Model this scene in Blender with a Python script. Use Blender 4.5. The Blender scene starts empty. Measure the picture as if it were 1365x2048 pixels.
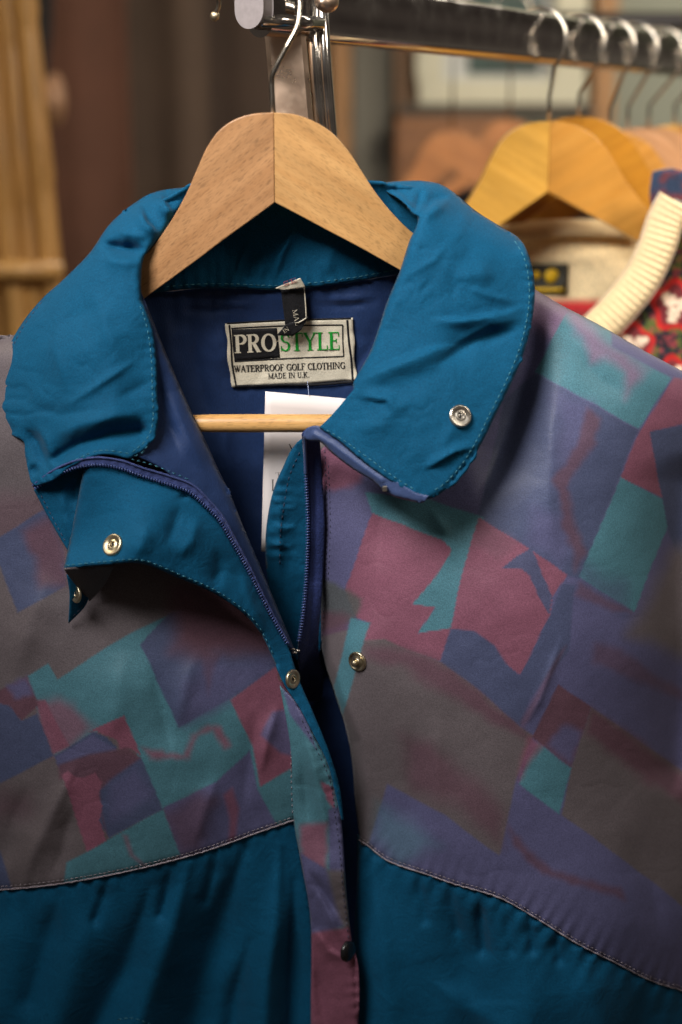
import bpy, math, random
import numpy as np
from mathutils import Vector, Matrix, kdtree
from mathutils.geometry import delaunay_2d_cdt

C = bpy.context.scene.collection
R = math.radians
# ------------------------------------------------------------------ camera
FOC = 50.0 / 36.0 * 2048.0
PITCH = R(14.5)
CAMZ = 1.55
Y0 = 0.78
cam_data = bpy.data.cameras.new('camera')
cam = bpy.data.objects.new('camera', cam_data)
C.objects.link(cam)
cam.location = (0, 0, CAMZ)
cam.rotation_euler = (R(90) - PITCH, 0, 0)
cam_data.sensor_fit = 'VERTICAL'
cam_data.sensor_height = 36.0
cam_data.lens = 50.0
cam_data.clip_start = 0.05
cam_data.clip_end = 60
cam_data.dof.use_dof = True
cam_data.dof.focus_distance = 0.80
cam_data.dof.aperture_fstop = 3.5
bpy.context.scene.camera = cam
# ------------------------------------------------------------------ world and lamps
w = bpy.data.worlds.new('World')
bpy.context.scene.world = w
w.use_nodes = True
bg = w.node_tree.nodes['Background']
# a dim shop all round: soft warm blotches of light, so that the chrome has something to reflect
wn = w.node_tree.nodes; wl = w.node_tree.links
wtc = wn.new('ShaderNodeTexCoord'); wno = wn.new('ShaderNodeTexNoise'); wno.inputs['Scale'].default_value = 2.6; wno.inputs['Detail'].default_value = 2
wr = wn.new('ShaderNodeValToRGB'); wl.new(wtc.outputs['Generated'], wno.inputs['Vector']); wl.new(wno.outputs['Fac'], wr.inputs[0])
e = wr.color_ramp.elements; e[0].position = 0.42; e[0].color = (0.24, 0.19, 0.165, 1); e[1].position = 0.68; e[1].color = (1.0, 0.86, 0.68, 1)
e2 = wr.color_ramp.elements.new(0.55); e2.color = (0.42, 0.34, 0.29, 1)
wl.new(wr.outputs[0], bg.inputs[0])
bg.inputs[1].default_value = 0.135


def area(name, loc, target, size, power, col, size_y=None):
    ld = bpy.data.lights.new(name, 'AREA')
    ld.energy = power
    ld.color = col
    ld.size = size
    if size_y:
        ld.shape = 'RECTANGLE'
        ld.size_y = size_y
    o = bpy.data.objects.new(name, ld)
    C.objects.link(o)
    o.location = loc
    d = Vector(target) - Vector(loc)
    o.rotation_euler = d.to_track_quat('-Z', 'Y').to_euler()
    return o


key = area('spot_lamp_over_rack', (-0.42, 0.16, 2.22), (0.10, 0.80, 1.72), 0.46, 5.5, (1.0, 0.96, 0.92))
key.data.spread = R(78)
rl = area('fill_light_right', (0.95, 0.15, 2.3), (0.50, 1.15, 1.75), 0.35, 4.0, (1.0, 0.90, 0.77))  # added fill from an unseen source, lifts the jumper and rear hangers
rl.data.spread = R(64)
area('fill_light_back', (1.2, 2.2, 2.9), (0.9, 2.9, 1.5), 0.8, 34, (1.0, 0.90, 0.76))  # unseen light put in to brighten the far end of the shop
area('fill_light_left', (-1.3, 1.2, 2.7), (-0.9, 1.9, 1.4), 0.5, 11, (1.0, 0.84, 0.62))  # added unseen light for the bamboo and curtains
vs = bpy.context.scene.view_settings
vs.view_transform = 'Standard'
vs.look = 'None'
vs.exposure = 0.0
vs.gamma = 1.0
vs.use_curve_mapping = False

# ------------------------------------------------------------------ picture plane <-> the upright plane the jacket hangs in
CP, SP = math.cos(PITCH), math.sin(PITCH)


def W(px, py, d):
    """world points on the upright plane y = Y0 + d/1000 (d in millimetres)"""
    px = np.asarray(px, float); py = np.asarray(py, float); d = np.asarray(d, float)
    cx = (px - 682.5) / FOC
    cz = (1024.0 - py) / FOC
    dy = CP + cz * SP
    dz = -SP + cz * CP
    t = (Y0 + d / 1000.0) / dy
    return np.stack([cx * t, dy * t, CAMZ + dz * t], -1)


def Wp(px, py, d):
    return Vector(W(px, py, d).tolist())


def srgb(r, g, b, a=1.0):
    f = lambda c: c / 255 / 12.92 if c <= 10.3 else ((c / 255 + 0.055) / 1.055) ** 2.4
    return (f(r), f(g), f(b), a)


# ------------------------------------------------------------------ materials
def new_mat(name):
    m = bpy.data.materials.new(name)
    m.use_nodes = True
    nt = m.node_tree
    return m, nt, nt.nodes, nt.links, nt.nodes['Principled BSDF']


def cloth_mat(name, col=None, attr=None, rough=0.62, grain=0.16, weave=1400.0, bump=0.25, sheen=0.15, scale_xyz=(1, 1, 1), spec=0.25, twill=None, crumple=0.4):
    m, nt, N, L, B = new_mat(name)
    tc = N.new('ShaderNodeTexCoord')
    mp = N.new('ShaderNodeMapping'); mp.inputs['Scale'].default_value = scale_xyz
    L.new(tc.outputs['Object'], mp.inputs['Vector'])
    n1 = N.new('ShaderNodeTexNoise'); n1.inputs['Scale'].default_value = weave; n1.inputs['Detail'].default_value = 1.5
    n2 = N.new('ShaderNodeTexNoise'); n2.inputs['Scale'].default_value = 38; n2.inputs['Detail'].default_value = 4
    L.new(mp.outputs[0], n1.inputs['Vector']); L.new(tc.outputs['Object'], n2.inputs['Vector'])
    if attr:
        src = N.new('ShaderNodeAttribute'); src.attribute_name = attr; cs = src.outputs['Color']
    else:
        src = N.new('ShaderNodeRGB'); src.outputs[0].default_value = col; cs = src.outputs[0]
    mr = N.new('ShaderNodeMapRange'); mr.inputs[1].default_value = 0.3; mr.inputs[2].default_value = 0.7
    mr.inputs[3].default_value = 1 - grain; mr.inputs[4].default_value = 1 + grain
    L.new(n1.outputs['Fac'], mr.inputs[0])
    mr2 = N.new('ShaderNodeMapRange'); mr2.inputs[1].default_value = 0.3; mr2.inputs[2].default_value = 0.7
    mr2.inputs[3].default_value = 0.94; mr2.inputs[4].default_value = 1.06
    L.new(n2.outputs['Fac'], mr2.inputs[0])
    mul = N.new('ShaderNodeMath'); mul.operation = 'MULTIPLY'
    L.new(mr.outputs[0], mul.inputs[0]); L.new(mr2.outputs[0], mul.inputs[1])
    vm = N.new('ShaderNodeVectorMath'); vm.operation = 'SCALE'
    L.new(cs, vm.inputs[0]); L.new(mul.outputs[0], vm.inputs['Scale'])
    L.new(vm.outputs[0], B.inputs['Base Color'])
    wv = n1.outputs['Fac']
    if twill:
        wt = N.new('ShaderNodeTexWave'); wt.inputs['Scale'].default_value = twill; wt.bands_direction = 'DIAGONAL'
        wt.inputs['Distortion'].default_value = 0.6; wt.inputs['Detail'].default_value = 1
        L.new(mp.outputs[0], wt.inputs['Vector'])
        ad = N.new('ShaderNodeMath'); ad.operation = 'ADD'
        L.new(wt.outputs['Fac'], ad.inputs[0]); L.new(wv, ad.inputs[1]); wv = ad.outputs[0]
    # soft crumples of handled cloth under the weave
    nc = N.new('ShaderNodeTexNoise'); nc.inputs['Scale'].default_value = 55; nc.inputs['Detail'].default_value = 3; nc.inputs['Distortion'].default_value = 1.2
    L.new(tc.outputs['Object'], nc.inputs['Vector'])
    sb = N.new('ShaderNodeMath'); sb.operation = 'SUBTRACT'; sb.inputs[1].default_value = 0.5; L.new(nc.outputs['Fac'], sb.inputs[0])
    ab = N.new('ShaderNodeMath'); ab.operation = 'ABSOLUTE'; L.new(sb.outputs[0], ab.inputs[0])
    bc = N.new('ShaderNodeBump'); bc.inputs['Strength'].default_value = crumple; bc.inputs['Distance'].default_value = 0.0016
    L.new(ab.outputs[0], bc.inputs['Height'])
    bp = N.new('ShaderNodeBump'); bp.inputs['Strength'].default_value = bump; bp.inputs['Distance'].default_value = 0.0005
    L.new(wv, bp.inputs['Height']); L.new(bc.outputs[0], bp.inputs['Normal']); L.new(bp.outputs[0], B.inputs['Normal'])
    B.inputs['Roughness'].default_value = rough
    B.inputs['Specular IOR Level'].default_value = spec
    B.inputs['Sheen Weight'].default_value = sheen
    B.inputs['Sheen Roughness'].default_value = 0.4
    return m


def plain_mat(name, col, rough=0.5, metal=0.0, spec=0.5, var=0.0, scale=60, bump=0.0, coat=0.0):
    m, nt, N, L, B = new_mat(name)
    B.inputs['Base Color'].default_value = col
    B.inputs['Roughness'].default_value = rough
    B.inputs['Metallic'].default_value = metal
    B.inputs['Specular IOR Level'].default_value = spec
    B.inputs['Coat Weight'].default_value = coat
    tc = N.new('ShaderNodeTexCoord')
    n = N.new('ShaderNodeTexNoise'); n.inputs['Scale'].default_value = scale; n.inputs['Detail'].default_value = 5
    L.new(tc.outputs['Object'], n.inputs['Vector'])
    if var:
        mr = N.new('ShaderNodeMapRange'); mr.inputs[1].default_value = 0.3; mr.inputs[2].default_value = 0.7
        mr.inputs[3].default_value = 1 - var; mr.inputs[4].default_value = 1 + var
        L.new(n.outputs['Fac'], mr.inputs[0])
        vm = N.new('ShaderNodeVectorMath'); vm.operation = 'SCALE'; vm.inputs[0].default_value = col[:3]
        L.new(mr.outputs[0], vm.inputs['Scale']); L.new(vm.outputs[0], B.inputs['Base Color'])
    if bump:
        bp = N.new('ShaderNodeBump'); bp.inputs['Strength'].default_value = bump; bp.inputs['Distance'].default_value = 0.0005
        L.new(n.outputs['Fac'], bp.inputs['Height']); L.new(bp.outputs[0], B.inputs['Normal'])
    return m


def metal_mat(name, col, rough=0.2, scratch=0.1):
    m, nt, N, L, B = new_mat(name)
    B.inputs['Base Color'].default_value = col
    B.inputs['Metallic'].default_value = 1.0
    tc = N.new('ShaderNodeTexCoord')
    n = N.new('ShaderNodeTexNoise'); n.inputs['Scale'].default_value = 70; n.inputs['Detail'].default_value = 8
    L.new(tc.outputs['Object'], n.inputs['Vector'])
    mr = N.new('ShaderNodeMapRange'); mr.inputs[1].default_value = 0.35; mr.inputs[2].default_value = 0.75
    mr.inputs[3].default_value = rough; mr.inputs[4].default_value = rough + scratch * 2
    L.new(n.outputs['Fac'], mr.inputs[0]); L.new(mr.outputs[0], B.inputs['Roughness'])
    return m


def wood_mat(name, c1, c2, angle=0.0, rough=0.4, pores=0.6, coat=0.15, k=1.0):
    m, nt, N, L, B = new_mat(name)
    tc = N.new('ShaderNodeTexCoord')
    mp0 = N.new('ShaderNodeMapping'); mp0.inputs['Rotation'].default_value = (0, angle, 0)
    L.new(tc.outputs['Object'], mp0.inputs['Vector'])
    mp = N.new('ShaderNodeMapping'); mp.inputs['Scale'].default_value = (9 * k, 60 * k, 160 * k)
    L.new(mp0.outputs[0], mp.inputs['Vector'])
    n = N.new('ShaderNodeTexNoise'); n.inputs['Scale'].default_value = 1.0; n.inputs['Detail'].default_value = 6; n.inputs['Distortion'].default_value = 0.6
    L.new(mp.outputs[0], n.inputs['Vector'])
    cr = N.new('ShaderNodeValToRGB')
    cr.color_ramp.elements[0].position = 0.3; cr.color_ramp.elements[0].color = c1
    cr.color_ramp.elements[1].position = 0.7; cr.color_ramp.elements[1].color = c2
    L.new(n.outputs['Fac'], cr.inputs[0])
    mp2 = N.new('ShaderNodeMapping'); mp2.inputs['Scale'].default_value = (230 * k, 1300 * k, 1500 * k)
    L.new(mp0.outputs[0], mp2.inputs['Vector'])
    n2 = N.new('ShaderNodeTexNoise'); n2.inputs['Scale'].default_value = 1.0; n2.inputs['Detail'].default_value = 2
    L.new(mp2.outputs[0], n2.inputs['Vector'])
    mr = N.new('ShaderNodeMapRange'); mr.inputs[1].default_value = 0.24; mr.inputs[2].default_value = 0.5
    mr.inputs[3].default_value = 1 - pores; mr.inputs[4].default_value = 1.06
    L.new(n2.outputs['Fac'], mr.inputs[0])
    mp3 = N.new('ShaderNodeMapping'); mp3.inputs['Scale'].default_value = (3, 3, 26)
    L.new(mp0.outputs[0], mp3.inputs['Vector'])
    n3 = N.new('ShaderNodeTexNoise'); n3.inputs['Scale'].default_value = 4.0; n3.inputs['Detail'].default_value = 3
    L.new(mp3.outputs[0], n3.inputs['Vector'])
    mr3 = N.new('ShaderNodeMapRange'); mr3.inputs[1].default_value = 0.3; mr3.inputs[2].default_value = 0.7
    mr3.inputs[3].default_value = 0.85; mr3.inputs[4].default_value = 1.12
    L.new(n3.outputs['Fac'], mr3.inputs[0])
    mu = N.new('ShaderNodeMath'); mu.operation = 'MULTIPLY'
    L.new(mr.outputs[0], mu.inputs[0]); L.new(mr3.outputs[0], mu.inputs[1])
    vm = N.new('ShaderNodeVectorMath'); vm.operation = 'SCALE'
    L.new(cr.outputs[0], vm.inputs[0]); L.new(mu.outputs[0], vm.inputs['Scale'])
    L.new(vm.outputs[0], B.inputs['Base Color'])
    bp = N.new('ShaderNodeBump'); bp.inputs['Strength'].default_value = 0.25; bp.inputs['Distance'].default_value = 0.0003
    L.new(n2.outputs['Fac'], bp.inputs['Height']); L.new(bp.outputs[0], B.inputs['Normal'])
    B.inputs['Roughness'].default_value = rough
    B.inputs['Coat Weight'].default_value = coat
    B.inputs['Coat Roughness'].default_value = 0.3
    return m


M = {}
M['teal'] = cloth_mat('teal_cotton', crumple=0.6, col=srgb(7, 77, 111), rough=0.8, grain=0.22, weave=1500, bump=0.35, sheen=0.05, spec=0.15)
M['navy'] = cloth_mat('navy_lining', crumple=0.15, col=srgb(31, 53, 95), rough=0.6, grain=0.14, weave=1500, bump=0.5, scale_xyz=(1.6, 1, 0.35), sheen=0.15)
M['print'] = cloth_mat('printed_satin', attr='print', crumple=0.12, rough=0.5, grain=0.2, weave=1400, bump=0.3, sheen=0.05, spec=0.3)
M['tape'] = cloth_mat('zip_tape', crumple=0.0, col=srgb(60, 72, 122), rough=0.7, grain=0.25, weave=1100, bump=0.8)
M['tapedark'] = cloth_mat('zip_tape_navy', crumple=0.0, col=srgb(34, 46, 92), rough=0.75, grain=0.3, weave=1100, bump=0.9)
M['piping'] = cloth_mat('slate_piping', crumple=0.0, col=srgb(62, 78, 118), rough=0.45, grain=0.12, weave=1500, bump=0.3)
M['thread'] = plain_mat('teal_thread', srgb(62, 124, 142), 0.8)
M['threadgrey'] = plain_mat('grey_thread', srgb(150, 140, 148), 0.8)
M['threaddark'] = plain_mat('dark_thread', srgb(60, 62, 84), 0.6)
M['teeth'] = plain_mat('zip_coil', srgb(62, 78, 130), 0.28, spec=0.7)
M['steel'] = metal_mat('snap_steel', srgb(215, 208, 196), 0.22, 0.12)
M['brass'] = metal_mat('snap_brass', srgb(212, 198, 168), 0.25, 0.12)
M['blackmetal'] = plain_mat('black_cap', srgb(22, 22, 24), 0.25, spec=0.6)
M['chrome'] = metal_mat('chrome', srgb(205, 200, 194), 0.10, 0.07)
M['chromeworn'] = metal_mat('worn_chrome', srgb(232, 204, 180), 0.27, 0.10)
M['capplastic'] = plain_mat('grey_cap', srgb(138, 130, 130), 0.45, var=0.08, scale=300, bump=0.2)
M['wire'] = metal_mat('hook_wire', srgb(186, 178, 166), 0.24, 0.02)
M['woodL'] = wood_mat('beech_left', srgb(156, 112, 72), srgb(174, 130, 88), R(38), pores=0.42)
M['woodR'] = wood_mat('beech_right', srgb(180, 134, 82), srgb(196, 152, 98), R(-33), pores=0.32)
M['woodbar'] = wood_mat('beech_bar', srgb(200, 146, 82), srgb(226, 180, 116), 0, pores=0.4)
M['orangewood'] = wood_mat('varnished_wood', srgb(192, 142, 56), srgb(206, 156, 70), R(-30), pores=0.08, coat=0.5, rough=0.3)
M['orangewood2'] = wood_mat('varnished_wood_dark', srgb(170, 116, 44), srgb(184, 130, 56), R(30), pores=0.08, coat=0.5, rough=0.3)
M['honeywood'] = wood_mat('deep_honey_wood', srgb(158, 104, 26), srgb(172, 118, 34), R(30), pores=0.06, coat=0.6, rough=0.25)
M['palewood'] = wood_mat('pale_hanger_wood', srgb(162, 116, 76), srgb(176, 130, 90), R(-30), pores=0.1, coat=0.3)
M['white'] = plain_mat('white_card', srgb(236, 228, 226), 0.6, var=0.02, scale=30)
M['labelcream'] = cloth_mat('woven_label_cream', col=srgb(214, 206, 186), rough=0.6, grain=0.12, weave=1900, bump=0.5, sheen=0.1)
M['labelblack'] = cloth_mat('woven_label_black', col=srgb(24, 24, 28), rough=0.7, grain=0.5, weave=1600, bump=0.8)
M['green'] = cloth_mat('green_thread', col=srgb(20, 150, 50), rough=0.5, grain=0.2, weave=1900, bump=0.5)
M['ink'] = plain_mat('black_ink', srgb(30, 28, 30), 0.6)
M['redthread'] = plain_mat('red_ink', srgb(200, 90, 90), 0.6)


# ------------------------------------------------------------------ object helpers
def tag(o, label=None, cat=None, group=None, kind=None):
    if label: o['label'] = label
    if cat: o['category'] = cat
    if group: o['group'] = group
    if kind: o['kind'] = kind
    return o


def empty(name, loc):
    o = bpy.data.objects.new(name, None)
    C.objects.link(o)
    o.location = loc
    o.empty_display_size = 0.02
    return o


def mesh_obj(name, verts, faces, mat, parent=None, smooth=True, loc=None):
    """verts in world coordinates; the origin is moved to loc (or the centre of the mesh)"""
    v = np.asarray(verts, float)
    c = np.asarray(loc if loc is not None else v.mean(0), float)
    me = bpy.data.meshes.new(name)
    me.from_pydata((v - c).tolist(), [], faces)
    me.materials.append(mat)
    if smooth:
        me.polygons.foreach_set('use_smooth', [True] * len(me.polygons))
    me.update()
    o = bpy.data.objects.new(name, me)
    C.objects.link(o)
    o.location = c.tolist()
    if parent:
        o.parent = parent
        base = parent
        off = Vector((0, 0, 0))
        while base:
            off += Vector(base.location)
            base = base.parent
        o.location = Vector(c.tolist()) - off
    return o


class MB:
    def __init__(s): s.v = []; s.f = []
    def add(s, v, f):
        n = len(s.v); s.v += [tuple(map(float, p)) for p in v]; s.f += [tuple(i + n for i in q) for q in f]
    def build(s, name, mat, parent=None, smooth=True):
        return mesh_obj(name, s.v, s.f, mat, parent, smooth)
    def box(s, lo, hi):
        x0, y0, z0 = lo; x1, y1, z1 = hi
        v = [(x0, y0, z0), (x1, y0, z0), (x1, y1, z0), (x0, y1, z0), (x0, y0, z1), (x1, y0, z1), (x1, y1, z1), (x0, y1, z1)]
        s.add(v, [(0, 3, 2, 1), (4, 5, 6, 7), (0, 1, 5, 4), (1, 2, 6, 5), (2, 3, 7, 6), (3, 0, 4, 7)])
    def tube(s, pts, r, seg=10, caps=True, squash=None, up=None):
        pts = [Vector(p) for p in pts]
        n = len(pts)
        rs = r if hasattr(r, '__len__') else [r] * n
        prev = None; rings = []
        for i, p in enumerate(pts):
            t = (pts[min(i + 1, n - 1)] - pts[max(i - 1, 0)]).normalized()
            if prev is None:
                a = Vector(up) if up else (Vector((0, 0, 1)) if abs(t.z) < 0.9 else Vector((0, 1, 0)))
                u = (a - t * a.dot(t)).normalized()
            else:
                u = (prev - t * prev.dot(t)).normalized()
            prev = u
            b = t.cross(u)
            ring = []
            for k in range(seg):
                an = 2 * math.pi * k / seg
                ca, sa = math.cos(an) * rs[i], math.sin(an) * rs[i]
                if squash: ca *= squash
                ring.append(p + u * ca + b * sa)
            rings.append(ring)
        v = [q for rg in rings for q in rg]
        f = []
        for i in range(n - 1):
            for k in range(seg):
                a = i * seg + k; b2 = i * seg + (k + 1) % seg
                f.append((a, b2, b2 + seg, a + seg))
        if caps:
            f.append(tuple(reversed(range(seg)))); f.append(tuple(range((n - 1) * seg, n * seg)))
        s.add(v, f)
    def lathe(s, prof, origin, normal, seg=32):
        """prof: list of (radius, height along the normal)"""
        nrm = Vector(normal).normalized()
        a = Vector((0, 0, 1)) if abs(nrm.z) < 0.9 else Vector((1, 0, 0))
        u = (a - nrm * a.dot(nrm)).normalized(); b = nrm.cross(u); o = Vector(origin)
        v = []; f = []
        for (r, h) in prof:
            for k in range(seg):
                an = 2 * math.pi * k / seg
                v.append(o + nrm * h + (u * math.cos(an) + b * math.sin(an)) * max(r, 1e-6))
        for i in range(len(prof) - 1):
            for k in range(seg):
                f.append((i * seg + k, i * seg + (k + 1) % seg, (i + 1) * seg + (k + 1) % seg, (i + 1) * seg + k))
        s.add(v, f)


def catmull(pts, step=6.0, closed=True):
    """pts: (x, y) or (x, y, 'c') for a corner"""
    P = [np.array(p[:2], float) for p in pts]
    K = [len(p) > 2 for p in pts]
    n = len(P); out = []
    rng = range(n) if closed else range(n - 1)
    for i in rng:
        p1, p2 = P[i], P[(i + 1) % n]
        p0 = P[i - 1] if (closed or i > 0) else p1
        p3 = P[(i + 2) % n] if (closed or i + 2 < n) else p2
        if K[i]: p0 = p1 - (p2 - p1) * 0.5
        if K[(i + 1) % n]: p3 = p2 + (p2 - p1) * 0.5
        d = np.linalg.norm(p2 - p1)
        m = max(1, int(round(d / step)))
        # centripetal
        a = 0.5
        t0 = 0; t1 = t0 + max(np.linalg.norm(p1 - p0), 1e-3) ** a
        t2 = t1 + max(d, 1e-3) ** a; t3 = t2 + max(np.linalg.norm(p3 - p2), 1e-3) ** a
        for k in range(m):
            t = t1 + (t2 - t1) * k / m
            A1 = (t1 - t) / (t1 - t0) * p0 + (t - t0) / (t1 - t0) * p1
            A2 = (t2 - t) / (t2 - t1) * p1 + (t - t1) / (t2 - t1) * p2
            A3 = (t3 - t) / (t3 - t2) * p2 + (t - t2) / (t3 - t2) * p3
            B1 = (t2 - t) / (t2 - t0) * A1 + (t - t0) / (t2 - t0) * A2
            B2 = (t3 - t) / (t3 - t1) * A2 + (t - t1) / (t3 - t1) * A3
            out.append((t2 - t) / (t2 - t1) * B1 + (t - t1) / (t2 - t1) * B2)
    if not closed: out.append(P[-1])
    return np.array(out)


def inside(poly, x, y):
    x = np.asarray(x, float); y = np.asarray(y, float)
    r = np.zeros(x.shape, bool)
    n = len(poly)
    for i in range(n):
        x0, y0 = poly[i][:2]; x1, y1 = poly[(i + 1) % n][:2]
        if y0 == y1: continue
        c = ((y0 > y) != (y1 > y)) & (x < (x1 - x0) * (y - y0) / (y1 - y0) + x0)
        r ^= c
    return r


def pathdist(path, x, y):
    """distance to a polyline, signed side, and arclength fraction"""
    best = np.full(x.shape, 1e9); sd = np.zeros(x.shape); tt = np.zeros(x.shape)
    P = np.array([p[:2] for p in path], float)
    seg = np.linalg.norm(P[1:] - P[:-1], axis=1); cum = np.concatenate([[0], np.cumsum(seg)]); tot = cum[-1]
    for i in range(len(P) - 1):
        a = P[i]; b = P[i + 1] - a; l2 = max((b ** 2).sum(), 1e-9)
        t = np.clip(((x - a[0]) * b[0] + (y - a[1]) * b[1]) / l2, 0, 1)
        dx = x - a[0] - t * b[0]; dy = y - a[1] - t * b[1]
        d = np.hypot(dx, dy)
        m = d < best
        best = np.where(m, d, best)
        sd = np.where(m, np.sign(b[0] * dy - b[1] * dx), sd)
        tt = np.where(m, cum[i] + t * seg[i], tt)
    return best, sd, tt, tot


def vnoise(x, y, seed=0):
    xi = np.floor(x).astype(np.int64); yi = np.floor(y).astype(np.int64)
    fx = x - xi; fy = y - yi
    def h(a, b):
        n = (a * 374761393 + b * 668265263 + seed * 1442695041) & 0x7fffffff
        n = ((n ^ (n >> 13)) * 1274126177) & 0x7fffffff
        return ((n ^ (n >> 16)) & 0xffff) / 65535.0
    u = fx * fx * fx * (fx * (fx * 6 - 15) + 10); v = fy * fy * fy * (fy * (fy * 6 - 15) + 10)
    return (h(xi, yi) * (1 - u) + h(xi + 1, yi) * u) * (1 - v) + (h(xi, yi + 1) * (1 - u) + h(xi + 1, yi + 1) * u) * v * 1.0


def fbm(x, y, seed=0, oct=4):
    s = 0; a = 1; t = 0
    for i in range(oct):
        s = s + a * (vnoise(x + 13.7 * i, y - 7.3 * i, seed + i) - 0.5); t += a
        x = x * 2.03; y = y * 2.03; a *= 0.5
    return s / t * 2


def tps(ctrl):
    c = np.array(ctrl, float); n = len(c)
    X = c[:, :2] / 500.0
    r2 = ((X[:, None] - X[None]) ** 2).sum(-1)
    K = 0.5 * r2 * np.log(r2 + 1e-12) + np.eye(n) * 1e-4
    Pm = np.hstack([np.ones((n, 1)), X])
    A = np.zeros((n + 3, n + 3)); A[:n, :n] = K; A[:n, n:] = Pm; A[n:, :n] = Pm.T
    sol = np.linalg.solve(A, np.concatenate([c[:, 2], np.zeros(3)]))
    def f(x, y):
        x = np.asarray(x, float) / 500; y = np.asarray(y, float) / 500
        out = sol[n] + sol[n + 1] * x + sol[n + 2] * y
        for i in range(n):
            q = (x - X[i, 0]) ** 2 + (y - X[i, 1]) ** 2
            out = out + sol[i] * 0.5 * q * np.log(q + 1e-12)
        return out
    return f


def sstep(a, b, v):
    t = np.clip((v - a) / (b - a), 0, 1)
    return t * t * (3 - 2 * t)


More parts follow.
